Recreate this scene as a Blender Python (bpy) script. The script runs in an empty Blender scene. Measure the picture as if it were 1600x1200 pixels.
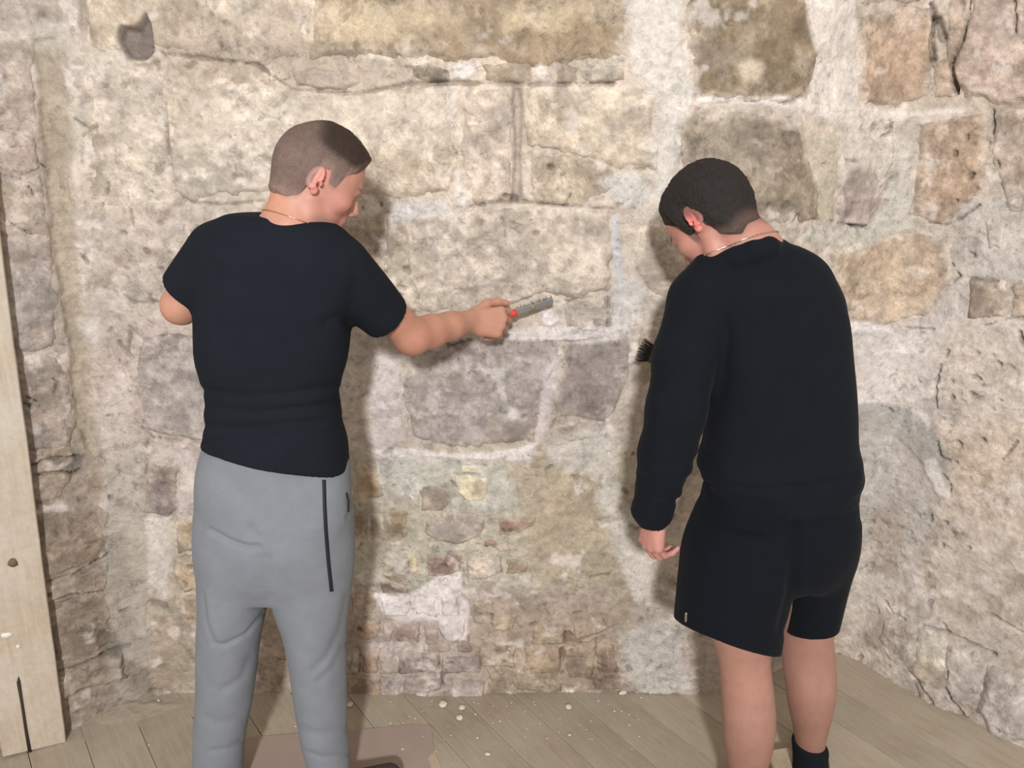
import bpy, bmesh, math, random
import numpy as np
from mathutils import Vector, Matrix
from mathutils.bvhtree import BVHTree

# ---------------------------------------------------------------- camera, world, lamp, exposure
scene = bpy.context.scene
COL = scene.collection
F_PX, CX, CY = 1294.0, 800.0, 600.0
PITCH = math.radians(18.0)
CAM_H = 1.72
cam_d = bpy.data.cameras.new('camera'); cam = bpy.data.objects.new('camera', cam_d); COL.objects.link(cam)
cam_d.sensor_width = 36.0; cam_d.lens = F_PX / 1600.0 * 36.0
cam.location = (0, 0, CAM_H); cam.rotation_euler = (math.pi / 2 - PITCH, 0, 0)
cam_d.clip_start = 0.05
scene.camera = cam

world = bpy.data.worlds.new('world'); scene.world = world; world.use_nodes = True
wb = world.node_tree.nodes['Background']
wb.inputs['Color'].default_value = (1.0, 0.92, 0.845, 1); wb.inputs['Strength'].default_value = 0.66

key_d = bpy.data.lights.new('work_lamp', 'AREA'); key = bpy.data.objects.new('work_lamp', key_d); COL.objects.link(key)
key_d.shape = 'DISK'; key_d.size = 0.36; key_d.energy = 325; key_d.color = (0.97, 0.985, 1.0)
key.location = (-0.10, -3.6, 3.45)
key.rotation_euler = (Vector((0.0, 2.16, 0.9)) - key.location).to_track_quat('-Z', 'Y').to_euler()

vs = scene.view_settings
vs.view_transform = 'Standard'; vs.look = 'None'; vs.gamma = 1.0; vs.use_curve_mapping = False
vs.exposure = -0.06

# ---------------------------------------------------------------- pixel <-> world
R_ = np.array([1.0, 0, 0]); FW = np.array([0, math.cos(PITCH), -math.sin(PITCH)]); UP = np.array([0, math.sin(PITCH), math.cos(PITCH)])
CAMP = np.array([0, 0, CAM_H])
def ray(px, py): return FW + (px - CX) / F_PX * R_ - (py - CY) / F_PX * UP
def P(px, py, Y):
    r = ray(px, py); return CAMP + r * (Y / r[1])
def ground(px, py, z=0.0):
    r = ray(px, py); return CAMP + r * ((z - CAM_H) / r[2])
def project(p):
    q = np.asarray(p) - CAMP
    d = q @ FW
    return CX + F_PX * (q @ R_) / d, CY - F_PX * (q @ UP) / d, d
def mpp(px, py, Y):          # metres per pixel at that place
    r = ray(px, py); return (Y / r[1]) / F_PX

# ---------------------------------------------------------------- noise
def _hash(*k):
    h = np.zeros(np.broadcast(*k).shape, np.uint32)
    for i, a in enumerate(k):
        h = (h ^ (a.astype(np.int64).astype(np.uint32) * np.uint32([374761393, 668265263, 2246822519, 3266489917][i])))
        h = (h ^ (h >> np.uint32(13))) * np.uint32(1274126177)
    h = h ^ (h >> np.uint32(16))
    return h.astype(np.float32) / np.float32(4294967295.0)
def vn2(x, y, s=0):
    xi = np.floor(x); yi = np.floor(y); fx = x - xi; fy = y - yi
    fx = fx * fx * (3 - 2 * fx); fy = fy * fy * (3 - 2 * fy)
    S = np.full(xi.shape, s)
    a = _hash(xi, yi, S); b = _hash(xi + 1, yi, S); c = _hash(xi, yi + 1, S); d = _hash(xi + 1, yi + 1, S)
    return (a + (b - a) * fx) * (1 - fy) + (c + (d - c) * fx) * fy - 0.5
def fbm2(x, y, f, o=4, s=0, g=0.5):
    r = 0; a = 1.0; n = 0
    for i in range(o):
        r = r + a * vn2(x * f + 17.3 * i, y * f - 9.1 * i, s + i); n += a; a *= g; f *= 2.03
    return r / n * 2
def vn3(x, y, z, s=0):
    xi = np.floor(x); yi = np.floor(y); zi = np.floor(z); fx = x - xi; fy = y - yi; fz = z - zi
    fx = fx * fx * (3 - 2 * fx); fy = fy * fy * (3 - 2 * fy); fz = fz * fz * (3 - 2 * fz)
    zz = zi + 1000 * s; r = 0
    for dz, wz in ((0, 1 - fz), (1, fz)):
        for dy, wy in ((0, 1 - fy), (1, fy)):
            for dx, wx in ((0, 1 - fx), (1, fx)):
                r = r + _hash(xi + dx, yi + dy, zz + dz) * (wx * wy * wz)
    return r - 0.5
def sstep(a, b, x):
    t = np.clip((x - a) / (b - a), 0, 1); return t * t * (3 - 2 * t)
def lin(c):
    c = np.asarray(c, float) / 255.0
    return np.where(c <= 0.04045, c / 12.92, ((c + 0.055) / 1.055) ** 2.4)

# ---------------------------------------------------------------- object helpers
def tag(o, label=None, cat=None, group=None, kind=None):
    if label: o['label'] = label
    if cat: o['category'] = cat
    if group: o['group'] = group
    if kind: o['kind'] = kind
    return o
def link(name, me, mat=None, parent=None, loc=None):
    o = bpy.data.objects.new(name, me); COL.objects.link(o)
    if mat is not None and me is not None: me.materials.append(mat)
    if loc is not None: o.location = loc
    if parent is not None: o.parent = parent
    return o
def mesh_np(name, V, Fq, col=None, smooth=True):
    """V (n,3), Fq (m,3|4) numpy"""
    me = bpy.data.meshes.new(name)
    V = np.asarray(V, np.float32); Fq = np.asarray(Fq, np.int32); k = Fq.shape[1]
    me.vertices.add(len(V)); me.vertices.foreach_set('co', V.ravel())
    me.loops.add(Fq.size); me.loops.foreach_set('vertex_index', Fq.ravel())
    me.polygons.add(len(Fq)); me.polygons.foreach_set('loop_start', np.arange(len(Fq), dtype=np.int32) * k)
    me.polygons.foreach_set('use_smooth', np.full(len(Fq), smooth))
    me.update(calc_edges=True); me.validate()
    if col is not None: set_col(me, col)
    return me
def set_col(me, col):
    a = me.color_attributes.new('Col', 'FLOAT_COLOR', 'POINT')
    c = np.ones((len(me.vertices), 4), np.float32); c[:, :3] = col
    a.data.foreach_set('color', c.ravel())
def grid_faces(nu, nv):
    i = np.arange(nu - 1)[:, None]; j = np.arange(nv - 1)[None, :]
    a = i * nv + j
    return np.stack([a, a + nv, a + nv + 1, a + 1], -1).reshape(-1, 4)

# ---------------------------------------------------------------- materials
def new_mat(name):
    m = bpy.data.materials.new(name); m.use_nodes = True
    nt = m.node_tree; return m, nt, nt.nodes['Principled BSDF']
def N(nt, t, **kw):
    n = nt.nodes.new(t)
    for k, v in kw.items():
        if k in n.inputs: n.inputs[k].default_value = v
        else: setattr(n, k, v)
    return n
def mixc(nt, fac, a, b, mode='MIX'):
    m = nt.nodes.new('ShaderNodeMix'); m.data_type = 'RGBA'; m.blend_type = mode
    for s, v in ((m.inputs[0], fac), (m.inputs[6], a), (m.inputs[7], b)):
        if hasattr(v, 'node'): nt.links.new(v, s)
        elif isinstance(v, (int, float)): s.default_value = v
        else: s.default_value = (*v, 1)
    return m.outputs[2]
def ramp(nt, src, stops):
    r = nt.nodes.new('ShaderNodeValToRGB'); nt.links.new(src, r.inputs[0])
    e = r.color_ramp.elements
    while len(e) < len(stops): e.new(0.5)
    for i, (p, c) in enumerate(stops):
        e[i].position = p; e[i].color = (c, c, c, 1) if isinstance(c, (int, float)) else (*c, 1)
    return r.outputs[0]
def noise(nt, scale, detail=4, rough=0.55, vec=None, dist=0.0):
    n = N(nt, 'ShaderNodeTexNoise'); n.inputs['Scale'].default_value = scale; n.inputs['Detail'].default_value = detail
    n.inputs['Roughness'].default_value = rough; n.inputs['Distortion'].default_value = dist
    if vec is not None: nt.links.new(vec, n.inputs['Vector'])
    return n.outputs['Fac']
def objco(nt, scale=(1, 1, 1), rot=(0, 0, 0), which='Object'):
    tc = nt.nodes.new('ShaderNodeTexCoord'); mp = nt.nodes.new('ShaderNodeMapping')
    mp.inputs['Scale'].default_value = scale; mp.inputs['Rotation'].default_value = rot
    nt.links.new(tc.outputs[which], mp.inputs[0]); return mp.outputs[0]
def bump(nt, b, h, strength=0.3, dist=0.005, prev=None):
    n = nt.nodes.new('ShaderNodeBump'); n.inputs['Strength'].default_value = strength; n.inputs['Distance'].default_value = dist
    nt.links.new(h, n.inputs['Height'])
    if prev is not None: nt.links.new(prev, n.inputs['Normal'])
    nt.links.new(n.outputs[0], b.inputs['Normal']); return n.outputs[0]
def vcol(nt):
    a = nt.nodes.new('ShaderNodeAttribute'); a.attribute_name = 'Col'; return a.outputs['Color']
def flat_mat(name, rgb, rough=0.7, metallic=0.0, nscale=60, namp=0.12, bstr=0.0, bscale=200):
    m, nt, b = new_mat(name); co = objco(nt)
    c = lin(rgb); f = noise(nt, nscale, 4, 0.6, co)
    nt.links.new(mixc(nt, f, tuple(c * (1 - namp)), tuple(np.minimum(c * (1 + namp), 1))), b.inputs['Base Color'])
    b.inputs['Roughness'].default_value = rough; b.inputs['Metallic'].default_value = metallic
    if bstr: bump(nt, b, noise(nt, bscale, 3, 0.6, co), bstr, 0.003)
    return m
# ================================================================ the masonry recess
# plan of the wall (X, Y): left reveal, back wall, bay on the right, right wall
PLAN = [(-2.45, 1.45), (-1.80, 1.757), (-1.43, 1.930), (-1.29, 1.998), (-1.19, 2.095), (-1.13, 2.15), (-1.10, 2.165), (0.62, 2.165), (0.70, 2.19), (1.04, 2.375), (1.12, 2.38), (1.18, 2.33), (1.49, 1.98), (2.45, 0.93)]
def _curve():
    p = np.array(PLAN); seg = np.hypot(*np.diff(p, axis=0).T); s = np.concatenate([[0], np.cumsum(seg)])
    t = np.arange(0, s[-1], 0.004)
    x = np.interp(t, s, p[:, 0]); y = np.interp(t, s, p[:, 1])
    k = np.exp(-0.5 * (np.arange(-45, 46) / 14.0) ** 2); k /= k.sum()
    x = np.convolve(np.pad(x, 45, 'reflect', reflect_type='odd'), k, 'valid'); y = np.convolve(np.pad(y, 45, 'reflect', reflect_type='odd'), k, 'valid')
    L = np.concatenate([[0], np.cumsum(np.hypot(np.diff(x), np.diff(y)))])
    return L, x, y
CU, CXs, CYs = _curve()
_tx = np.gradient(CXs, CU); _ty = np.gradient(CYs, CU); _n = np.hypot(_tx, _ty)
CNX, CNY = _ty / _n, -_tx / _n                    # points into the room
CANG = np.arctan2(CXs, CYs)
def wall_uz(px, py):
    r = ray(px, py); u = np.interp(math.atan2(r[0], r[1]), CANG, CU)
    k = np.interp(u, CU, CYs) / r[1]
    return u, CAM_H + r[2] * k
def poly_uz(pts): return np.array([wall_uz(*p) for p in pts])
def poly_sd(u, z, pg):
    """signed distance to polygon, negative inside"""
    d2 = np.full(u.shape, 1e9, np.float32); ins = np.zeros(u.shape, bool); n = len(pg)
    for i in range(n):
        x0, y0 = pg[i]; x1, y1 = pg[(i + 1) % n]
        ex, ey = x1 - x0, y1 - y0; wx, wy = u - x0, z - y0
        t = np.clip((wx * ex + wy * ey) / (ex * ex + ey * ey + 1e-12), 0, 1)
        d2 = np.minimum(d2, (wx - t * ex) ** 2 + (wy - t * ey) ** 2)
        if y0 != y1:
            c = ((y0 <= z) != (y1 <= z)) & (u < x0 + (z - y0) / (y1 - y0) * ex)
            ins ^= c
    d = np.sqrt(d2); return np.where(ins, -d, d)
def line_sd(u, z, pl):
    d2 = np.full(u.shape, 1e9, np.float32)
    for i in range(len(pl) - 1):
        x0, y0 = pl[i]; x1, y1 = pl[i + 1]; ex, ey = x1 - x0, y1 - y0; wx, wy = u - x0, z - y0
        t = np.clip((wx * ex + wy * ey) / (ex * ex + ey * ey + 1e-12), 0, 1)
        d2 = np.minimum(d2, (wx - t * ex) ** 2 + (wy - t * ey) ** 2)
    return np.sqrt(d2)
# ---- plaster and mortar zones, a few with shade painted in: (colour, outline in photo pixels, softness m, raggedness m, strength, depth m)
CREAM = (200, 190, 173); WHITE = (219, 213, 202); GREYW = (196, 190, 180)
ZONES = [
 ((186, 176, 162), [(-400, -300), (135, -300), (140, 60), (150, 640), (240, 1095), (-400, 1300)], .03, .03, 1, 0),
 ((160, 148, 132), [(-400, 650), (150, 640), (175, 800), (225, 1100), (-400, 1300)], .06, .05, .9, 0),  # light falloff low on the left reveal, painted as a darker tone
 ((208, 197, 177), [(135, -200), (980, -200), (1000, 330), (130, 330)], .05, .04, .9, 0),
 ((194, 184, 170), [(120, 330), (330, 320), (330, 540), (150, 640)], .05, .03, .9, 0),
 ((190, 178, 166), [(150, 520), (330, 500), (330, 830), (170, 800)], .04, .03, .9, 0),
 ((208, 200, 182), [(108, 130), (130, 140), (132, 330), (142, 470), (128, 470), (114, 330)], .008, .012, .8, .003),
 ((190, 182, 168), [(1060, 330), (1700, 330), (1700, 520), (1060, 520)], .06, .04, .6, 0),
 ((204, 196, 183), [(1320, 500), (1700, 480), (1700, 960), (1340, 960)], .05, .05, 1, 0),
 ((205, 190, 170), [(1440, 700), (1700, 640), (1700, 960), (1500, 960)], .06, .06, .7, 0),
 ((196, 188, 174), [(1330, 820), (1450, 800), (1700, 900), (1700, 1250), (1300, 1030)], .06, .05, .8, 0),
 ((180, 170, 156), [(570, 500), (1010, 500), (1010, 720), (570, 720)], .03, .03, .7, 0),
 ((186, 180, 160), [(545, 705), (985, 690), (1005, 930), (830, 930), (640, 925), (540, 930)], .02, .02, 1, 0),
 ((184, 184, 172), [(580, 715), (830, 715), (840, 790), (760, 800), (590, 770)], .02, .02, .8, .003),
 ((176, 163, 138), [(800, 720), (960, 690), (1000, 930), (960, 1000), (830, 930)], .04, .03, .8, 0),
 ((180, 168, 154), [(540, 920), (960, 920), (970, 1100), (540, 1100)], .03, .03, 1, -.004),
 ((172, 156, 134), [(735, 930), (1010, 930), (985, 1100), (735, 1100)], .05, .03, .8, 0),  # olive half-shade right of the pale bricks, painted into the wall colour
 ((172, 158, 136), [(400, 930), (560, 930), (560, 1100), (400, 1100)], .03, .02, .9, 0),  # brown of the cast shadow behind the legs, put into the colour
 ((176, 166, 150), [(1000, 900), (1320, 850), (1320, 1100), (980, 1100)], .04, .03, .9, 0),
 ((192, 188, 176), [(975, 995), (1060, 960), (1075, 1085), (985, 1085), (970, 1040)], .016, .016, .8, .004),
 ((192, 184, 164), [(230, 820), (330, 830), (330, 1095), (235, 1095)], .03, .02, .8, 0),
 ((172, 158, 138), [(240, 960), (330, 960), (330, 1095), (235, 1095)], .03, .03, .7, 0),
]
# ---- stones and bricks: (colour, outline, proud m, edge m, rag m, wall)
def box(x0, y0, x1, y1, s=0):
    rr = random.Random(int(x0 * 7 + y0 * 13)); j = lambda: rr.uniform(-1, 1) * min(8, 0.10 * min(x1 - x0, y1 - y0) + 1.0)
    xm = (x0 + x1) / 2; ym = (y0 + y1) / 2
    return [(x0 + j(), y0 + j() + s), (xm, y0 + j()), (x1 + j(), y0 + j() - s), (x1 + j(), ym), (x1 + j(), y1 + j() - s), (xm, y1 + j()), (x0 + j(), y1 + j() + s), (x0 + j(), ym)]
STONES = [
 # top course
 ((196, 183, 160), [(140, -120), (470, -120), (478, 40), (470, 88), (400, 98), (255, 78), (140, 70)], .010, .02, .012),
 ((164, 147, 118), [(484, -120), (975, -120), (978, 60), (972, 92), (860, 96), (640, 92), (490, 90)], .016, .016, .012),
 ((136, 120, 92), [(1070, -100), (1238, -100), (1256, 20), (1276, 70), (1274, 110), (1262, 155), (1180, 158), (1090, 150), (1086, 100), (1072, 50)], .012, .014, .010),
 ((186, 161, 133), [(1342, 25), (1400, 12), (1455, 10), (1458, 60), (1450, 150), (1400, 166), (1350, 160), (1338, 110)], .016, .012, .008),
 ((196, 176, 152), [(1346, -110), (1500, -110), (1505, -8), (1400, 2), (1345, 10)], .012, .012, .010),
 ((196, 176, 152), [(1482, 0), (1512, -60), (1516, 20), (1504, 60), (1484, 108), (1498, 150), (1462, 150), (1460, 100), (1482, 92)], .010, .010, .006),
 ((200, 180, 162), [(1522, -80), (1640, -80), (1640, 150), (1560, 165), (1508, 150), (1492, 112), (1512, 62)], .018, .014, .010),
 # filler stones of the joint under the top course
 ((186, 180, 168), [(456, 116), (490, 106), (545, 112), (566, 128), (540, 140), (500, 140), (462, 134)], .022, .010, .004),
 ((198, 190, 174), box(420, 108, 452, 126), .014, .008, .004),
 ((136, 126, 108), [(645, 104), (672, 98), (700, 110), (702, 126), (664, 128), (646, 118)], .012, .008, .004),
 ((182, 170, 148), box(752, 100, 826, 128), .014, .012, .006),
 ((172, 160, 138), box(872, 104, 902, 128), .012, .008, .004),
 ((176, 168, 152), [(908, 106), (935, 100), (975, 106), (978, 126), (940, 130), (912, 124)], .018, .008, .004),
 ((150, 138, 122), box(1380, 188, 1396, 214), .008, .006, .003),
 # second course
 ((202, 193, 176), [(140, 112), (255, 110), (258, 180), (256, 300), (210, 325), (140, 320)], .006, .02, .014),
 ((210, 199, 177), [(270, 136), (380, 134), (450, 146), (570, 146), (698, 136), (704, 200), (712, 245), (706, 300), (600, 306), (430, 300), (300, 312), (270, 296)], .014, .016, .012),
 ((200, 186, 168), [(722, 136), (796, 134), (800, 230), (794, 312), (740, 318), (724, 260)], .010, .012, .010),
 ((206, 194, 171), [(822, 136), (930, 130), (1020, 150), (1022, 262), (962, 258), (900, 236), (824, 232)], .018, .014, .010),
 ((182, 168, 144), [(826, 240), (900, 240), (952, 262), (956, 292), (900, 318), (836, 316)], .008, .014, .012),
 ((198, 184, 160), [(850, 290), (884, 272), (900, 298), (880, 320), (850, 318)], .020, .010, .006),
 ((150, 138, 118), [(1066, 184), (1150, 168), (1240, 190), (1262, 240), (1280, 292), (1275, 340), (1200, 352), (1090, 350), (1060, 260)], .012, .014, .012),
 ((178, 164, 152), [(1312, 222), (1396, 222), (1394, 262), (1372, 304), (1352, 352), (1312, 346), (1306, 280)], .010, .010, .010),
 ((190, 165, 138), [(1436, 192), (1530, 180), (1545, 230), (1536, 290), (1500, 325), (1470, 350), (1424, 330), (1436, 250)], .014, .014, .008),
 ((202, 184, 164), [(1554, 176), (1640, 160), (1640, 330), (1580, 330), (1562, 268), (1546, 240)], .012, .012, .008),
 ((176, 158, 136), box(1544, 348, 1568, 388), .008, .008, .004),
 # third course
 ((172, 158, 132), [(500, 330), (598, 334), (606, 400), (600, 452), (540, 460), (490, 420)], .008, .016, .012),  # brown stone with the head's cast shadow painted into its colour
 ((194, 183, 164), [(606, 338), (740, 330), (950, 334), (956, 400), (952, 458), (840, 462), (790, 480), (625, 488), (604, 430)], .016, .014, .010),
 ((182, 168, 146), [(1000, 350), (1060, 340), (1080, 440), (1050, 470), (1004, 440), (985, 390)], .008, .014, .010),  # cast shadow of the bowed head, painted as a browner stone
 ((198, 178, 150), [(1294, 388), (1380, 372), (1440, 370), (1484, 380), (1490, 430), (1450, 488), (1380, 510), (1330, 502), (1318, 460), (1298, 430)], .012, .014, .010),
 ((164, 150, 132), [(1518, 438), (1572, 438), (1578, 470), (1570, 496), (1516, 496)], .012, .010, .005),
 ((192, 174, 154), box(1580, 440, 1640, 494), .008, .010, .006),
 # fourth course
 ((172, 164, 154), [(218, 532), (262, 524), (304, 530), (420, 526), (420, 690), (300, 690), (228, 672), (214, 600)], .012, .012, .006),
 ((168, 160, 152), [(634, 548), (700, 530), (790, 520), (878, 528), (868, 565), (846, 610), (838, 688), (730, 698), (650, 682), (628, 620)], .010, .014, .008),
 ((160, 150, 142), [(890, 530), (984, 524), (982, 590), (960, 640), (944, 656), (872, 650), (862, 612), (876, 570)], .010, .014, .008),
 ((176, 166, 152), [(868, 668), (900, 652), (946, 664), (932, 682), (890, 690)], .006, .010, .006),
 ((176, 166, 150), box(884, 470, 946, 512), .012, .010, .006),
 ((150, 140, 126), box(942, 462, 955, 510), .014, .006, .003),
 ((176, 160, 134), [(1000, 520), (1030, 530), (1036, 580), (1004, 600), (990, 560)], .008, .010, .006),
 # left of the back wall, below
 ((146, 136, 130), [(234, 720), (282, 716), (276, 790), (262, 808), (232, 798), (226, 760)], .010, .010, .010),
 ((194, 174, 142), [(274, 870), (316, 862), (340, 880), (330, 915), (290, 926), (272, 905)], .018, .010, .006),
 ((168, 150, 120), [(270, 812), (330, 800), (340, 850), (280, 864)], .012, .010, .006),
 ((180, 158, 132), [(284, 930), (330, 926), (334, 964), (290, 970)], .010, .010, .006),
 # rubble zone
 ((188, 164, 130), [(556, 722), (588, 720), (594, 755), (602, 772), (590, 780), (560, 778)], .010, .008, .004),
 ((214, 201, 166), [(710, 742), (730, 738), (762, 744), (764, 764), (756, 778), (732, 780), (716, 768)], .012, .006, .002),
 ((206, 196, 160), box(722, 722, 757, 737), .006, .006, .003),
 ((158, 146, 130), [(654, 764), (672, 756), (696, 764), (704, 782), (690, 794), (658, 796), (660, 780)], .010, .006, .004),
 ((200, 188, 172), [(632, 764), (654, 776), (658, 798), (644, 782)], .008, .006, .002),
 ((168, 158, 146), [(664, 812), (690, 800), (742, 800), (760, 812), (750, 834), (716, 848), (680, 842), (664, 830)], .010, .010, .006),
 ((150, 132, 106), [(598, 794), (622, 790), (638, 800), (637, 836), (618, 846), (598, 842)], .010, .008, .005),
 ((140, 122, 104), box(552, 786, 576, 842), .010, .008, .005),
 ((156, 136, 116), box(580, 806, 597, 842), .008, .006, .004),
 ((150, 122, 104), [(778, 808), (838, 808), (832, 822), (800, 836), (780, 834)], .010, .006, .004),
 ((150, 126, 108), box(756, 842, 774, 852), .008, .005, .003),
 ((204, 188, 162), [(772, 850), (794, 846), (798, 858), (780, 862)], .012, .006, .002),
 ((210, 196, 156), [(640, 870), (648, 860), (654, 874), (654, 892), (638, 892)], .010, .006, .002),
 ((164, 136, 122), [(668, 864), (722, 864), (722, 892), (698, 898), (668, 900)], .010, .006, .005),
 ((200, 186, 166), [(728, 872), (752, 864), (782, 866), (784, 892), (760, 902), (730, 904)], .014, .006, .003),
 ((170, 150, 126), box(792, 872, 824, 894), .008, .006, .004),
 ((122, 104, 94), [(596, 908), (612, 908), (640, 920), (638, 926), (600, 924)], .010, .005, .003),
 ((158, 140, 120), [(598, 894), (632, 896), (636, 914), (612, 906)], .008, .005, .004),
 # bricks at the foot
 ((184, 166, 140), box(550, 930, 584, 958), .010, .006, .004),
 ((176, 150, 122), box(554, 964, 592, 996), .010, .006, .004),
 ((196, 184, 172), box(598, 934, 640, 962), .008, .007, .006), ((206, 198, 188), box(642, 930, 684, 960), .008, .007, .006),
 ((200, 188, 176), box(688, 932, 716, 958), .010, .006, .005), ((178, 164, 142), box(738, 936, 772, 958), .008, .006, .005),
 ((184, 168, 160), box(597, 970, 612, 1000), .008, .005, .003), ((156, 134, 122), box(616, 974, 656, 1002), .012, .006, .004),
 ((178, 164, 150), box(664, 976, 686, 1006), .008, .006, .004), ((202, 192, 182), box(688, 966, 728, 996), .008, .006, .005),
 ((196, 180, 154), box(737, 958, 766, 976), .010, .006, .003), ((172, 156, 130), box(770, 960, 806, 984), .008, .006, .005),
 ((160, 134, 112), box(566, 1018, 590, 1052), .010, .006, .005), ((186, 172, 152), box(548, 1008, 562, 1050), .008, .006, .004),
 ((178, 166, 154), box(594, 1008, 618, 1050), .006, .007, .006),
 ((158, 146, 136), box(622, 1020, 685, 1048, 2), .013, .006, .003), ((164, 152, 142), box(690, 1026, 748, 1050), .010, .007, .004),
 ((186, 174, 164), box(660, 1004, 700, 1017), .008, .006, .004), ((164, 148, 138), box(714, 988, 736, 1016), .008, .006, .005),
 ((166, 146, 120), box(545, 1056, 592, 1086), .014, .007, .004), ((186, 176, 164), box(596, 1056, 624, 1086), .008, .006, .004),
 ((172, 158, 148), box(632, 1054, 690, 1078, 1), .012, .006, .004), ((180, 168, 160), box(706, 1060, 758, 1086), .010, .006, .004),
 ((162, 150, 140), [(650, 1082), (700, 1072), (704, 1088), (650, 1089)], .008, .005, .003),
 ((176, 162, 138), box(752, 1012, 806, 1038), .006, .008, .006), ((170, 156, 132), box(764, 1044, 812, 1082), .006, .008, .006),
 ((176, 160, 132), box(836, 976, 882, 1004), .008, .006, .004), ((170, 154, 130), [(894, 972), (940, 964), (948, 980), (930, 990), (898, 996)], .012, .006, .003),
 ((172, 154, 130), [(882, 1010), (930, 1000), (932, 1022), (926, 1028), (884, 1026)], .014, .006, .003),
 ((170, 152, 126), box(824, 1012, 874, 1048), .006, .008, .006), ((158, 140, 118), box(888, 1034, 926, 1060), .010, .007, .005),
 ((146, 128, 108), box(932, 1006, 962, 1046), .006, .007, .005), ((164, 150, 126), box(812, 1052, 878, 1080), .006, .008, .006),
 ((152, 136, 116), box(932, 1052, 972, 1078), .008, .008, .005),
 # stones of the right wall foot (bulging rubble)
 ((184, 176, 164), [(1385, 960), (1410, 962), (1440, 982), (1430, 1030), (1400, 1020), (1380, 990)], .012, .02, .014),
 ((204, 198, 177), [(1448, 975), (1480, 985), (1490, 1030), (1460, 1060), (1436, 1040)], .012, .02, .014),
 ((190, 182, 170), [(1492, 1000), (1530, 1010), (1545, 1060), (1520, 1100), (1495, 1080), (1488, 1030)], .016, .02, .014),
 ((188, 180, 168), [(1548, 1036), (1610, 1050), (1620, 1150), (1560, 1140), (1536, 1100)], .018, .02, .014),
 ((180, 170, 156), [(1440, 1052), (1480, 1070), (1490, 1098), (1455, 1086)], .016, .012, .008),
 # left reveal; the lower stones carry its light falloff as darker colour
 ((188, 176, 160), [(-200, 60), (40, 60), (54, 130), (56, 190), (-200, 200)], .010, .02, .012),
 ((190, 175, 160), [(-200, 206), (50, 200), (56, 226), (60, 262), (30, 278), (-200, 260)], .014, .012, .010),
 ((192, 180, 162), [(-200, 268), (40, 284), (62, 268), (74, 330), (78, 366), (-200, 356)], .010, .014, .010),
 ((180, 170, 158), [(-200, 364), (78, 374), (92, 470), (90, 545), (-200, 560)], .010, .014, .012),
 ((166, 154, 140), [(-200, 570), (92, 555), (112, 640), (116, 700), (-200, 705)], .008, .016, .012),
 ((160, 147, 130), [(-200, 712), (112, 706), (122, 712), (100, 780), (-200, 800)], .010, .014, .010),
 ((152, 138, 120), [(-200, 815), (150, 790), (168, 800), (168, 868), (80, 904), (-200, 960)], .008, .016, .010),
 ((156, 142, 124), [(-200, 975), (80, 912), (168, 880), (168, 922), (-200, 980)], .010, .010, .008),
 ((150, 136, 118), [(-200, 990), (165, 932), (182, 1000), (90, 1044), (-200, 1100)], .008, .014, .010),
 ((162, 149, 130), [(-200, 1120), (96, 1056), (186, 1022), (200, 1060), (120, 1080), (-200, 1200)], .022, .014, .010),
]
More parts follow.
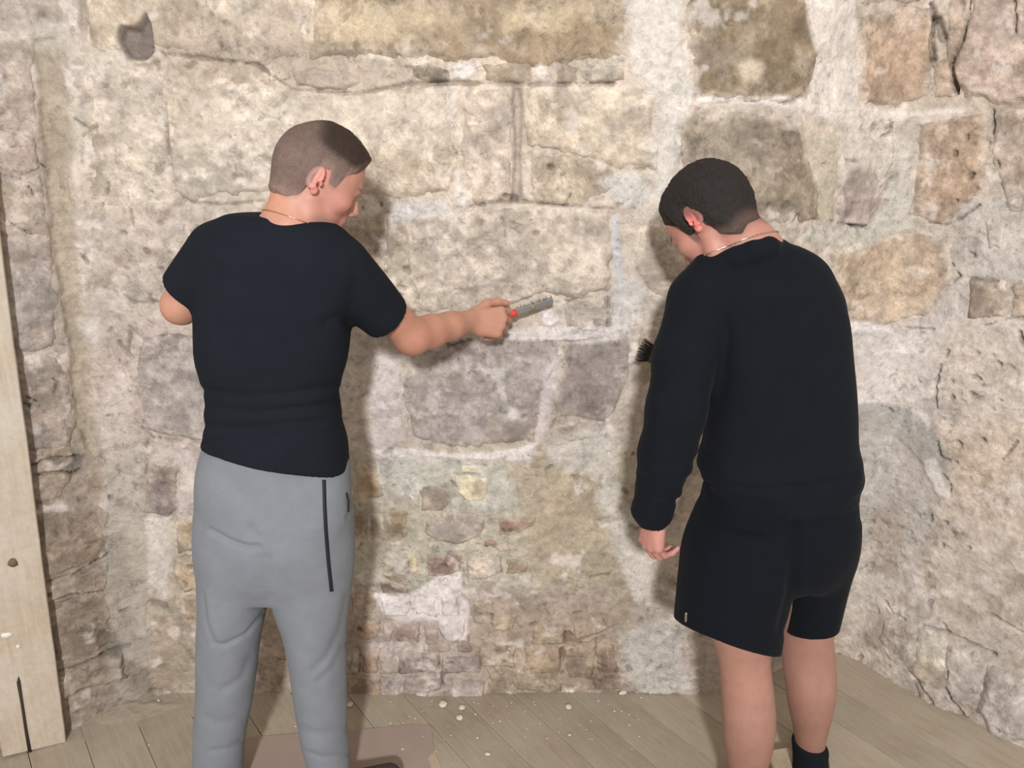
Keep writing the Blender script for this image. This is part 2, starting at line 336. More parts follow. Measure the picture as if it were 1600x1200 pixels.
# ---- smears and darkened hollows lying over stones and mortar alike: colour, outline, softness, rag, strength, depth
SMEARS = [
 ((174, 169, 155), [(160, 720), (225, 700), (232, 1095), (180, 1095), (160, 830)], .014, .016, .75, .004),
 ((174, 163, 141), [(52, 60), (100, 52), (108, 180), (114, 330), (124, 440), (140, 560), (152, 720), (128, 700), (102, 520), (84, 400), (66, 240)], .012, .008, .85, -.010),
 ((196, 194, 178), [(40, 30), (95, 30), (100, 75), (40, 70)], .02, .02, .8, 0),
 ((212, 202, 182), [(300, 150), (560, 160), (690, 150), (700, 190), (500, 210), (300, 230)], .03, .03, .6, 0),
 ((178, 160, 134), [(500, 220), (700, 230), (706, 296), (560, 300)], .03, .04, .45, 0),
 ((176, 164, 146), [(255, 66), (420, 62), (640, 96), (640, 132), (460, 138), (400, 100), (255, 96)], .02, .02, .7, -.006),
 ((206, 190, 158), [(484, 20), (640, 0), (720, 30), (640, 70), (520, 66)], .02, .035, .7, 0),
 ((206, 192, 160), [(780, 10), (900, 5), (880, 45), (760, 56)], .02, .03, .6, 0),
 ((158, 140, 112), [(700, 60), (960, 44), (968, 90), (700, 90)], .02, .03, .6, 0),
 ((184, 170, 150), [(330, 20), (470, 6), (476, 84), (400, 60), (330, 70)], .02, .04, .6, 0),
 ((216, 212, 200), [(974, -100), (1066, -100), (1066, 60), (1078, 160), (1058, 200), (1052, 340), (1020, 350), (1024, 150), (985, 120)], .010, .018, .95, .006),
 ((222, 216, 204), [(1248, -100), (1340, -100), (1340, 160), (1400, 172), (1510, 168), (1500, 182), (1410, 190), (1330, 200), (1240, 175), (1090, 162), (1090, 152), (1260, 152), (1276, 100), (1258, 30)], .008, .010, .95, .006),
 ((192, 184, 162), [(1250, 214), (1310, 212), (1302, 345), (1276, 345), (1278, 280)], .006, .005, .92, .005),
 ((212, 206, 192), [(1310, 210), (1396, 206), (1420, 230), (1420, 330), (1392, 340), (1396, 270), (1370, 300), (1344, 262), (1322, 262), (1310, 300)], .010, .012, .8, .003),
 ((198, 196, 182), [(1390, 230), (1428, 220), (1424, 330), (1420, 356), (1330, 400), (1250, 372), (1280, 350), (1350, 356), (1382, 320)], .012, .012, .8, .004),
 ((210, 206, 196), [(1500, 330), (1570, 300), (1620, 380), (1600, 440), (1510, 430), (1500, 500), (1470, 540), (1400, 530), (1460, 490), (1494, 430)], .02, .02, .75, .003),
 ((224, 220, 214), [(1322, 500), (1396, 512), (1398, 524), (1330, 522)], .006, .006, .95, .006),
 ((218, 214, 206), [(1330, 530), (1460, 520), (1470, 640), (1440, 660), (1336, 630)], .03, .03, .6, 0),
 ((156, 156, 149), [(1334, 632), (1372, 628), (1420, 640), (1460, 672), (1482, 712), (1484, 760), (1470, 790), (1440, 720), (1400, 680), (1334, 668)], .006, .006, .8, .004),
 ((184, 180, 170), [(1334, 660), (1400, 676), (1440, 716), (1468, 790), (1440, 860), (1340, 860)], .014, .010, .8, 0),
 ((222, 218, 208), [(1448, 720), (1462, 716), (1486, 770), (1480, 790), (1462, 770)], .006, .006, .8, .003),
 ((214, 210, 200), [(1372, 690), (1398, 672), (1384, 720), (1370, 748)], .008, .006, .7, 0),
 ((166, 154, 138), [(1356, 800), (1405, 786), (1416, 840), (1400, 905), (1360, 890)], .014, .016, .6, 0),
 ((160, 150, 136), [(1360, 960), (1390, 960), (1384, 1006), (1346, 1004)], .014, .014, .6, 0),
 ((224, 218, 210), [(702, 102), (722, 96), (746, 100), (744, 118), (724, 128), (706, 120)], .004, .004, .95, .012),
 ((220, 212, 200), [(832, 108), (848, 102), (860, 114), (852, 130), (836, 126)], .004, .004, .9, .010),
 ((216, 208, 194), [(698, 132), (714, 130), (716, 200), (702, 206)], .006, .006, .8, .004),
 ((220, 214, 204), [(708, 268), (724, 264), (732, 318), (726, 330), (708, 310)], .006, .008, .85, .006),
 ((206, 204, 198), [(604, 322), (700, 310), (704, 330), (640, 344), (606, 342)], .010, .012, .8, .004),
 ((202, 204, 196), [(940, 285), (990, 270), (1020, 300), (1000, 330), (960, 320)], .012, .012, .7, .004),
 ((204, 206, 206), [(954, 336), (966, 336), (972, 420), (974, 520), (958, 520), (960, 440)], .006, .006, .9, .005),
 ((210, 206, 198), [(976, 430), (1004, 440), (1010, 490), (980, 520), (960, 520), (964, 470)], .012, .014, .8, .004),
 ((214, 210, 204), [(790, 516), (850, 508), (980, 508), (990, 530), (880, 532), (800, 530)], .006, .010, .85, .006),
 ((226, 222, 216), [(842, 486), (866, 484), (878, 500), (864, 512), (844, 510)], .004, .004, .95, .016),
 ((206, 200, 194), [(584, 556), (622, 548), (634, 620), (630, 690), (584, 712), (578, 620)], .010, .014, .75, .004),
 ((214, 206, 202), [(850, 580), (876, 548), (866, 610), (852, 680), (836, 690), (842, 640)], .006, .008, .8, .005),
 ((120, 112, 106), [(790, 660), (826, 664), (822, 694), (790, 690)], .014, .018, .55, 0),
 ((128, 118, 112), [(910, 594), (955, 600), (952, 636), (905, 640)], .016, .018, .5, 0),
 ((222, 216, 208), [(580, 704), (640, 700), (700, 708), (760, 706), (806, 700), (840, 690), (830, 716), (770, 722), (700, 716), (590, 716)], .004, .008, .9, .008),
 ((206, 202, 190), [(860, 690), (920, 672), (962, 668), (968, 700), (960, 770), (940, 800), (930, 750), (860, 720)], .02, .016, .85, .003),
 ((212, 208, 196), [(930, 770), (968, 760), (1000, 860), (1020, 900), (1014, 945), (990, 930), (960, 860)], .016, .012, .8, .003),
 ((228, 222, 216), [(588, 930), (640, 926), (684, 896), (722, 894), (726, 930), (738, 944), (730, 1000), (700, 1000), (684, 974), (640, 972), (600, 962)], .006, .010, .9, .004),
 ((208, 198, 190), [(600, 1000), (640, 1000), (650, 1016), (610, 1020)], .008, .010, .7, .002),
 ((206, 198, 188), [(240, 700), (300, 700), (308, 800), (280, 800), (284, 720), (240, 716)], .012, .014, .7, .003),
 ((212, 206, 194), [(228, 810), (268, 806), (270, 860), (258, 938), (232, 920)], .008, .010, .9, .005),
 ((124, 112, 104), [(228, 930), (262, 944), (262, 955), (234, 950)], .008, .010, .7, -.004),
 ((206, 196, 186), [(152, 590), (212, 590), (216, 690), (180, 720), (156, 690)], .02, .02, .6, .002),
 ((212, 206, 196), [(124, 500), (154, 500), (158, 540), (130, 530)], .012, .012, .7, .003),
 ((130, 124, 116), [(120, 712), (140, 716), (134, 742), (100, 738)], .010, .012, .5, -.004),
 ((112, 102, 88), [(150, 985), (184, 985), (186, 1016), (160, 1022)], .010, .012, .55, -.006),
 ((134, 124, 106), [(185, 1024), (236, 1050), (240, 1095), (200, 1078)], .014, .012, .7, 0),
 ((122, 113, 105), [(190, 40), (214, 44), (228, 20), (240, 50), (244, 82), (228, 94), (200, 92), (186, 62)], .006, .006, .85, -.030),  # hollow of purple-grey stone, its shading darkened into the colour
 ((164, 152, 136), [(120, -20), (136, -20), (138, 40), (134, 62), (120, 44)], .006, .006, .8, -.012),
 ((168, 156, 138), [(52, -20), (88, -20), (94, 20), (70, 30)], .010, .014, .6, -.004),
 ((176, 164, 150), [(800, 134), (818, 134), (816, 240), (816, 310), (798, 316), (802, 240)], .005, .004, .8, -.014),
 ((208, 196, 170), [(1152, 100), (1172, 92), (1192, 102), (1184, 130), (1158, 132)], .010, .006, .85, .002),
 ((130, 120, 110), [(1325, 268), (1366, 262), (1366, 330), (1318, 340)], .010, .014, .25, 0),
 ((150, 128, 108), [(880, 988), (890, 984), (900, 996), (914, 996), (908, 1004), (880, 1006)], .003, .003, .9, -.022),
 ((150, 134, 114), [(872, 1010), (880, 1012), (882, 1032), (876, 1042)], .003, .003, .8, -.020),
 ((140, 122, 102), [(920, 1040), (942, 1044), (938, 1070), (916, 1060)], .008, .010, .7, -.004),
]
# ---- open cracks and joints: polyline, width m, depth m
CRACKS = [
 ([(262, 84), (400, 100), (455, 140), (560, 147), (640, 130), (720, 130), (860, 132), (960, 130)], .008, .014),
 ([(262, 135), (258, 170), (264, 240)], .005, .008), ([(300, 318), (360, 320), (430, 312)], .008, .012),
 ([(480, 10), (481, 30)], .005, .02), ([(481, 48), (481, 60)], .005, .02),
 ([(735, 322), (800, 314), (880, 322), (960, 326), (985, 310)], .006, .012), ([(790, 306), (806, 312)], .012, .016),
 ([(238, 72), (258, 86)], .006, .010), ([(118, 186), (140, 202), (152, 196)], .010, .014), ([(130, 212), (140, 205)], .008, .012),
 ([(170, 285), (168, 300), (160, 322)], .005, .010), ([(200, 300), (206, 340), (208, 352)], .005, .010), ([(235, 298), (240, 302)], .008, .014),
 ([(62, 255), (72, 262)], .006, .010), ([(46, 292), (52, 300), (50, 318)], .006, .012), ([(0, 262), (40, 272)], .005, .008), ([(0, 340), (50, 366)], .004, .008),
 ([(130, 400), (138, 412)], .010, .012), ([(160, 448), (195, 462), (205, 474), (260, 472)], .005, .008),
 ([(200, 512), (224, 532), (262, 524), (300, 530)], .006, .010), ([(186, 536), (198, 556), (202, 520)], .006, .012),
 ([(84, 548), (92, 550)], .006, .010), ([(84, 592), (92, 598), (86, 612)], .006, .008), ([(44, 622), (60, 628)], .006, .010),
 ([(52, 726), (80, 716), (126, 714)], .009, .014), ([(100, 738), (118, 742), (126, 736)], .006, .012), ([(55, 742), (96, 738)], .008, .012),
 ([(222, 670), (240, 684)], .006, .010), ([(230, 690), (228, 740)], .005, .008), ([(172, 776), (174, 780)], .010, .014), ([(206, 768), (210, 770)], .008, .014),
 ([(75, 908), (120, 896), (166, 868), (172, 862)], .005, .010), ([(80, 938), (110, 930), (164, 926)], .005, .010), ([(190, 955), (200, 952)], .008, .008),
 ([(90, 1050), (130, 1040), (165, 1022), (202, 1008)], .008, .018), ([(160, 1026), (182, 1022)], .012, .020), ([(236, 1080), (250, 1080)], .006, .012),
 ([(940, 470), (950, 464), (948, 508)], .006, .014), ([(862, 472), (930, 462)], .004, .010), ([(850, 532), (900, 532), (960, 524)], .005, .010),
 ([(640, 506), (700, 500), (700, 540), (740, 528)], .005, .008), ([(862, 668), (868, 654)], .007, .012), ([(600, 708), (612, 702)], .006, .010),
 ([(724, 738), (754, 740)], .003, .008), ([(706, 750), (714, 762)], .005, .010), ([(852, 734), (862, 728)], .006, .008),
 ([(722, 880), (726, 900), (724, 920)], .006, .014), ([(730, 905), (760, 902), (783, 892)], .005, .012), ([(638, 940), (648, 950), (654, 958)], .004, .012), ([(636, 942), (642, 940)], .008, .016),
 ([(714, 934), (714, 946)], .006, .014), ([(668, 961), (706, 958)], .003, .010), ([(735, 956), (770, 959)], .004, .012),
 ([(597, 972), (594, 990)], .004, .010), ([(686, 1018), (687, 1046)], .004, .012), ([(692, 1050), (691, 1070)], .005, .012), ([(563, 1018), (561, 1050)], .006, .014),
 ([(618, 1052), (690, 1050)], .003, .008), ([(655, 1080), (694, 1072)], .003, .010), ([(630, 1030), (624, 1050)], .004, .008), ([(717, 982), (724, 992)], .004, .010), ([(655, 990), (657, 996)], .006, .012),
 ([(545, 1090), (640, 1092), (720, 1093)], .006, .014), ([(898, 960), (906, 958)], .006, .014), ([(830, 978), (836, 974)], .008, .016), ([(851, 946), (858, 962)], .005, .012),
 ([(884, 977), (880, 1004), (850, 1004)], .004, .010), ([(910, 997), (938, 990), (960, 980)], .004, .010), ([(884, 1027), (928, 1028), (933, 1000)], .004, .010), ([(770, 958), (768, 974)], .004, .008),
 ([(923, 903), (940, 900), (952, 898)], .005, .010), ([(934, 1036), (946, 1040)], .006, .014), ([(980, 1040), (984, 1046)], .008, .012), ([(920, 1080), (990, 1084), (1060, 1085)], .006, .012),
 ([(1456, 6), (1462, 30), (1456, 60), (1458, 92)], .014, .030), ([(1466, 30), (1474, 60)], .020, .024),
 ([(1516, -20), (1514, 20), (1504, 60), (1486, 100), (1494, 140)], .007, .018), ([(1488, 128), (1494, 146)], .010, .020), ([(1586, -10), (1588, 50)], .006, .012),
 ([(1550, 172), (1552, 200), (1540, 246)], .004, .012), ([(1540, 246), (1558, 250), (1562, 264)], .004, .008),
 ([(1376, 214), (1396, 206), (1392, 190)], .008, .012), ([(1316, 250), (1336, 252)], .006, .008), ([(1392, 278), (1376, 310), (1370, 330), (1356, 354), (1330, 352)], .007, .014), ([(1300, 346), (1356, 356)], .004, .008),
 ([(1452, 348), (1476, 352), (1500, 342), (1530, 320)], .004, .008), ([(1250, 150), (1240, 158), (1226, 160)], .007, .012), ([(1120, 160), (1180, 158)], .006, .010),
 ([(1400, 512), (1460, 514)], .004, .006), ([(1540, 508), (1574, 498), (1600, 496)], .005, .010), ([(1486, 410), (1500, 432), (1490, 440)], .006, .010), ([(1518, 436), (1560, 440)], .005, .010),
 ([(1482, 548), (1478, 556)], .008, .010), ([(1470, 570), (1463, 600), (1462, 620), (1465, 636)], .005, .010), ([(1466, 690), (1470, 712), (1484, 720), (1496, 722)], .005, .010), ([(1476, 740), (1486, 756), (1486, 776)], .006, .012),
 ([(1386, 936), (1400, 952), (1420, 962)], .005, .010), ([(1448, 970), (1490, 986), (1520, 1000), (1560, 1020)], .006, .014), ([(1476, 966), (1484, 982)], .005, .010), ([(1548, 960), (1600, 990)], .006, .012),
 ([(1432, 1038), (1460, 1070), (1476, 1094)], .005, .016), ([(1490, 1066), (1500, 1084), (1520, 1118)], .008, .020), ([(1400, 1064), (1414, 1070)], .008, .012), ([(1344, 1024), (1350, 1022)], .010, .012),
 ([(1565, 720), (1590, 690)], .005, .008), ([(1498, 692), (1502, 694)], .010, .012), ([(1534, 686), (1538, 688)], .008, .012), ([(1487, 596), (1489, 598)], .007, .012), ([(1391, 638), (1394, 641)], .007, .010), ([(1594, 520), (1600, 545)], .014, .014), ([(1560, 566), (1564, 572)], .006, .010), ([(1516, 395), (1522, 397)], .008, .010), ([(1560, 624), (1566, 626)], .006, .010),
 ([(1300, 1030), (1310, 1022)], .010, .016),
]
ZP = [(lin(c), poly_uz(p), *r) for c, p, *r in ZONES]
SM = [(lin(c), poly_uz(p), *r) for c, p, *r in SMEARS]
CP = [(poly_uz(p), w, d) for p, w, d in CRACKS]

def sub(u, z, pg, m):
    return (u > pg[:, 0].min() - m) & (u < pg[:, 0].max() + m) & (z > pg[:, 1].min() - m) & (z < pg[:, 1].max() + m)
class NZ:      # shared noise fields at a set of points
    def __init__(s, u, z):
        s.rag = fbm2(u, z, 14, 5, 11, 0.6); s.mid = fbm2(u, z, 9, 5, 31, 0.6); s.fine = fbm2(u, z, 60, 4, 51, 0.65); s.big = fbm2(u, z, 1.6, 3, 71)
        s.hor = fbm2(u, z * 2.6, 16, 4, 91, 0.6)
def base_off(u, z, nz):
    return 0.012 * nz.big + 0.007 * fbm2(u, z, 5, 4, 101) + 0.0045 * nz.mid + 0.0026 * nz.fine + 0.002 * nz.hor
def paint(u, z, col, off, nz, lst):
    for c, pg, soft, rag, st, dep in lst:
        k = sub(u, z, pg, soft + rag * 2)
        if not k.any(): continue
        d = poly_sd(u[k], z[k], pg) + rag * 1.6 * nz.rag[k]
        a = st * sstep(soft, -soft, d)
        col[k] += (c - col[k]) * a[:, None]
        if dep: off[k] += dep * sstep(soft * .5, -max(soft, .012), d)
def cracks(u, z, off, col, nz):
    for pl, w, dep in CP:
        k = sub(u, z, pl, .04)
        if not k.any(): continue
        d = line_sd(u[k], z[k], pl) + .003 * nz.fine[k] + .004 * nz.rag[k]
        w2 = w * (.75 + .5 * nz.mid[k])
        a = sstep(w2 * .95, w2 * .15, d); off[k] -= 1.1 * dep * a
        col[k] *= (1 - .45 * a * np.array([[.9, 1.0, 1.1]]).T).T if False else (1 - .36 * a)[:, None]      # colour darkened along the crack
def weather(u, z, col, off, nz, amt=1.0):
    g = fbm2(u - 7, z, 30, 5, 37, .66); col *= (1 + .07 * sstep(.08, .14, g) - .08 * sstep(-.10, -.16, g))[:, None]
    v = 1 + amt * (.16 * nz.mid + .13 * nz.fine + .10 * nz.hor + .10 * nz.big)
    col *= v[:, None]
    w = fbm2(u, z, 3.2, 4, 131, 0.6)                       # warm / cool drift
    col *= np.stack([1 + .045 * w, 1 + .01 * w, 1 - .05 * w], -1)
    g = fbm2(u, z, 11, 5, 151, .62); a = sstep(.16, .42, g) * .50 * amt     # brown scaled-off spots
    col += (lin((146, 130, 108)) - col) * (a * sstep(-.3, .3, fbm2(u, z, 2.2, 2, 161) + .1))[:, None]; off -= .003 * a
    g = fbm2(u + 3, z, 17, 4, 171, .6); a = sstep(.26, .5, g) * .55 * amt    # lime crumbs and scuffs
    col += (lin((226, 220, 210)) - col) * a[:, None]; off += .003 * a
    g = fbm2(u - 3, z, 42, 2, 181); a = sstep(.55, .72, g) * sstep(0, .35, fbm2(u, z, 5, 2, 191))       # pits
    off -= .010 * a; col *= (1 - .35 * a)[:, None]
def surf_pos(u, z, off):
    x = np.interp(u, CU, CXs) + np.interp(u, CU, CNX) * off; y = np.interp(u, CU, CYs) + np.interp(u, CU, CNY) * off
    return np.stack([x, y, z], -1)
def foot_bulge(u, z):         # rubble footing swells out along the right wall
    a = sstep(U_R - .02, U_R + .25, u) * sstep(.36, .10, z + .05 * fbm2(u, z, 6, 3, 205)); return .05 * a
U_L = wall_uz(150, 640)[0]; U_R = wall_uz(1322, 960)[0]

def wall_mat():
    m, nt, b = new_mat('old_lime_plaster'); co = objco(nt)
    n4 = noise(nt, 17, 9, .70, co, .9); n5 = noise(nt, 46, 6, .66, co, .5); n6 = noise(nt, 5.5, 3, .5, co); n7 = noise(nt, 115, 3, .6, co)
    n1 = noise(nt, 38, 7, 0.68, co, .4); n2 = noise(nt, 170, 4, 0.7, co); n3 = noise(nt, 11, 6, .62, co, .6)
    c = mixc(nt, 1.0, vcol(nt), ramp(nt, n1, [(.28, .74), (.5, 1.0), (.72, 1.14)]), 'MULTIPLY')
    c = mixc(nt, 1.0, c, ramp(nt, n3, [(.3, .88), (.6, 1.05)]), 'MULTIPLY')
    c = mixc(nt, 1.0, c, ramp(nt, n2, [(.25, .86), (.6, 1.06)]), 'MULTIPLY')
    mk = ramp(nt, n6, [(.38, .35), (.56, 1.0)])
    c = mixc(nt, mk, c, mixc(nt, 1.0, c, ramp(nt, n4, [(.42, .78), (.45, .98), (.55, 1.0), (.58, 1.14)]), 'MULTIPLY'))        # flaked and worn patches
    c = mixc(nt, mk, c, mixc(nt, 1.0, c, ramp(nt, n5, [(.36, .70), (.42, 1.0), (.60, 1.0), (.66, 1.14)]), 'MULTIPLY'))
    c = mixc(nt, 1.0, c, ramp(nt, n7, [(.26, .62), (.32, 1.0), (.70, 1.0), (.76, 1.25)]), 'MULTIPLY')                                # grit
    nt.links.new(c, b.inputs['Base Color']); b.inputs['Roughness'].default_value = .93
    b.inputs['Specular IOR Level'].default_value = .2
    p = bump(nt, b, n1, .5, .009); p = bump(nt, b, n4, .28, .008, p); bump(nt, b, n2, .45, .003, p)
    return m
M_WALL = wall_mat()
def tone(c):
    g = c.mean(1, keepdims=True); return np.clip((g + .93 * (c - g)) * np.array([[1.035, .992, 1.015]]), .02, .92)
def build_wall(name, ua, ub, label):
    us = np.arange(ua, ub + .002, .0042); zs = np.concatenate([np.arange(-.02, 2.10, .0042), np.arange(2.11, 2.75, .02)])
    U, Z = np.meshgrid(us, zs, indexing='ij'); u = U.ravel(); z = Z.ravel(); nz = NZ(u, z)
    col = np.tile(lin(CREAM), (len(u), 1)); off = base_off(u, z, nz) + foot_bulge(u, z)
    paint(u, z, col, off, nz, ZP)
    weather(u, z, col, off, nz)
    paint(u, z, col, off, nz, SM)
    cracks(u, z, off, col, nz)
    for c, o, pr, ed, rg in STONES:            # bed the stones: mortar falls away behind each of them
        pg = poly_uz(o); k = sub(u, z, pg, .0)
        if k.any(): off[k] -= .016 * sstep(-ed * .5 - rg * .3, -ed * 1.6 - rg, poly_sd(u[k], z[k], pg))
    me = mesh_np(name, surf_pos(u, z, off), grid_faces(len(us), len(zs))[:, ::-1], tone(col))
    o = link(name, me, M_WALL); tag(o, label, 'wall', kind='structure'); return o
wall_left = build_wall('wall_left', 0.0, U_L + .004, 'splayed left reveal of the recess, dusty plastered masonry')
wall_back = build_wall('wall_back', U_L, U_R + .004, 'old masonry back wall of large stones, lime mortar and bricks at the foot')
wall_right = build_wall('wall_right', U_R, CU[-1] - .01, 'pale plastered right wall with rubble footing')
def build_stone(c, outline, proud, edge, rag):
    pg = poly_uz(outline); m = edge + rag + .01
    w = max(np.ptp(pg[:, 0]), np.ptp(pg[:, 1])); st = .0048 if w > .3 else .0042
    us = np.arange(max(pg[:, 0].min() - m, .02), min(pg[:, 0].max() + m, CU[-1] - .03), st); zs = np.arange(max(pg[:, 1].min() - m, .0), min(pg[:, 1].max() + m, 2.6), st)
    U, Z = np.meshgrid(us, zs, indexing='ij'); u = U.ravel(); z = Z.ravel(); nz = NZ(u, z)
    d = poly_sd(u, z, pg) + rag * 1.9 * nz.rag + .0035 * nz.fine + .004 * fbm2(u, z, 34, 4, 7, .65)
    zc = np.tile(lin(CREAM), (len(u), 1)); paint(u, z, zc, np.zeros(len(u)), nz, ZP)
    c = lin(c); c = (c * .92 + c.mean() * .08) * .96; big = min(1.0, w / .25)
    col = np.tile(c, (len(u), 1)); mk = (.06 + .24 * big * sstep(.0, .30, fbm2(u, z, 6.5, 5, 23, .65))); mk = np.maximum(mk, .70 * sstep(-min(.030, .12 * w + .004), .004, d + .016 * nz.rag)); col += (zc - col) * mk[:, None]
    g = fbm2(u + 5, z, 24, 5, 33, .66); col *= (1 + .20 * sstep(.07, .13, g) - .13 * sstep(-.08, -.14, g))[:, None]; off = base_off(u, z, nz) + foot_bulge(u, z)
    seed = int(abs(pg[0, 0] * 997 + pg[0, 1] * 571)) % 97
    weather(u + .37 * seed, z, col, off, nz, .9)
    paint(u, z, col, off, nz, SM)
    cracks(u, z, off, col, nz)
    off += proud * .8 * sstep(edge * .4, -edge, d) + .6 * proud * nz.mid * sstep(0, -edge, d) - .022 * sstep(0, edge, d) - .001
    Fq = grid_faces(len(us), len(zs))[:, ::-1]
    keep = (d[Fq] < edge * .9).any(1); Fq = Fq[keep]
    if len(Fq) == 0: return
    used, inv = np.unique(Fq, return_inverse=True)
    V = surf_pos(u, z, off)[used]
    um = pg[:, 0].mean()
    par = wall_left if um < U_L else (wall_right if um > U_R else wall_back)
    px_w = np.ptp([p[0] for p in outline]); name = 'brick' if (outline[0][1] > 925 and 540 < um_px(outline) < 980) else 'stone'
    link(name, mesh_np(name, V, inv.reshape(Fq.shape), tone(col[used])), M_WALL, par)
def um_px(o): return sum(p[0] for p in o) / len(o)
for s in STONES: build_stone(*s)
# ================================================================ floor of dusty boards
def floor_mat():
    m, nt, b = new_mat('dusty_floorboards'); co = objco(nt, (9, 1.0, 9))
    co2 = objco(nt, (1, 1, 1), which='Object')
    g = noise(nt, 9, 6, .62, co, .5); d = noise(nt, 4.2, 5, .6, co2); s = noise(nt, 90, 4, .7, co2)
    a = nt.nodes.new('ShaderNodeObjectInfo')
    c = mixc(nt, ramp(nt, g, [(.3, 0.0), (.7, 1.0)]), tuple(lin((152, 138, 119))), tuple(lin((174, 160, 140))))
    c = mixc(nt, ramp(nt, d, [(.38, 0.0), (.66, .75)]), c, tuple(lin((178, 168, 152))))
    c = mixc(nt, 1.0, c, ramp(nt, a.outputs['Random'], [(0, .90), (1, 1.06)]), 'MULTIPLY')
    c = mixc(nt, ramp(nt, s, [(.62, 0.0), (.72, .5)]), c, tuple(lin((214, 206, 192))))
    nt.links.new(c, b.inputs['Base Color']); b.inputs['Roughness'].default_value = .78
    p = bump(nt, b, g, .25, .004); bump(nt, b, s, .2, .002, p); return m
M_FLOOR = floor_mat()
def inside_room(x, y):          # clip boards behind the wall line
    return y < np.interp(x, CXs, CYs) + .10
# sub-floor slab under the boards
bm = bmesh.new()
pts = [(-2.6, -2.2), (2.6, -2.2), (2.6, .85), (1.15, 2.48), (.6, 2.26), (-1.1, 2.28), (-2.6, 1.56)]
top = [bm.verts.new((x, y, -.012)) for x, y in pts]; bot = [bm.verts.new((x, y, -.08)) for x, y in pts]
bm.faces.new(top); bm.faces.new(bot[::-1])
for i in range(len(pts)): bm.faces.new((top[i], bot[i], bot[(i + 1) % len(pts)], top[(i + 1) % len(pts)]))
bmesh.ops.recalc_face_normals(bm, faces=bm.faces)
me = bpy.data.meshes.new('floor'); bm.to_mesh(me); bm.free()
floor = tag(link('floor', me, flat_mat('floor_gap_dust', (112, 98, 82), .9)), 'pale dusty floorboards laid diagonally across the recess', 'floor', kind='structure')
FD = np.array([.59, -.807]); FN = np.array([.807, .59]); BW = .14
def clip_poly(poly, nx, ny, c):     # keep nx*x+ny*y <= c
    out = []
    for i in range(len(poly)):
        a, b = poly[i], poly[(i + 1) % len(poly)]; da = nx * a[0] + ny * a[1] - c; db = nx * b[0] + ny * b[1] - c
        if da <= 0: out.append(a)
        if da * db < 0:
            t = da / (da - db); out.append((a[0] + (b[0] - a[0]) * t, a[1] + (b[1] - a[1]) * t))
    return out
ROOM = [((0, -1), 2.15), ((1, 0), 2.55), ((-1, 0), 2.55), ((0.735, .678), .735 * 1.15 + .678 * 2.48), ((-.43, .903), .43 * 1.43 + .903 * 1.93 + .22), ((0, 1), 2.46)]
rf = random.Random(4)
for k in range(-26, 20):
    s0 = .30 + BW * k; s1 = s0 + BW; gap = .0005 + rf.random() * .0007; z = rf.uniform(-.0012, .0012)
    quad = [tuple(FN * (s0 + gap) + FD * -4), tuple(FN * (s1 - gap) + FD * -4), tuple(FN * (s1 - gap) + FD * 4), tuple(FN * (s0 + gap) + FD * 4)]
    for (nx, ny), c in ROOM: quad = clip_poly(quad, nx, ny, c) if quad else quad
    if len(quad) < 3: continue
    # local frame: y along the board
    L = [(q[0] * FN[0] + q[1] * FN[1] - (s0 + s1) / 2, q[0] * FD[0] + q[1] * FD[1]) for q in quad]
    bm = bmesh.new(); vs_ = [bm.verts.new((x, y, 0)) for x, y in L]; f = bm.faces.new(vs_)
    r = bmesh.ops.extrude_face_region(bm, geom=[f]); bmesh.ops.translate(bm, verts=[v for v in r['geom'] if isinstance(v, bmesh.types.BMVert)], vec=(0, 0, -.022))
    bmesh.ops.recalc_face_normals(bm, faces=bm.faces)
    bmesh.ops.bevel(bm, geom=[e for e in bm.edges if abs(e.verts[0].co.z) < 1e-6 and abs(e.verts[1].co.z) < 1e-6], offset=.0008, segments=1, affect='EDGES')
    me = bpy.data.meshes.new('floorboard'); bm.to_mesh(me); bm.free()
    o = link('floorboard', me, M_FLOOR, floor)
    c = FN * (s0 + s1) / 2
    o.matrix_world = Matrix(((FN[0], FD[0], 0, c[0]), (FN[1], FD[1], 0, c[1]), (0, 0, 1, z), (0, 0, 0, 1)))
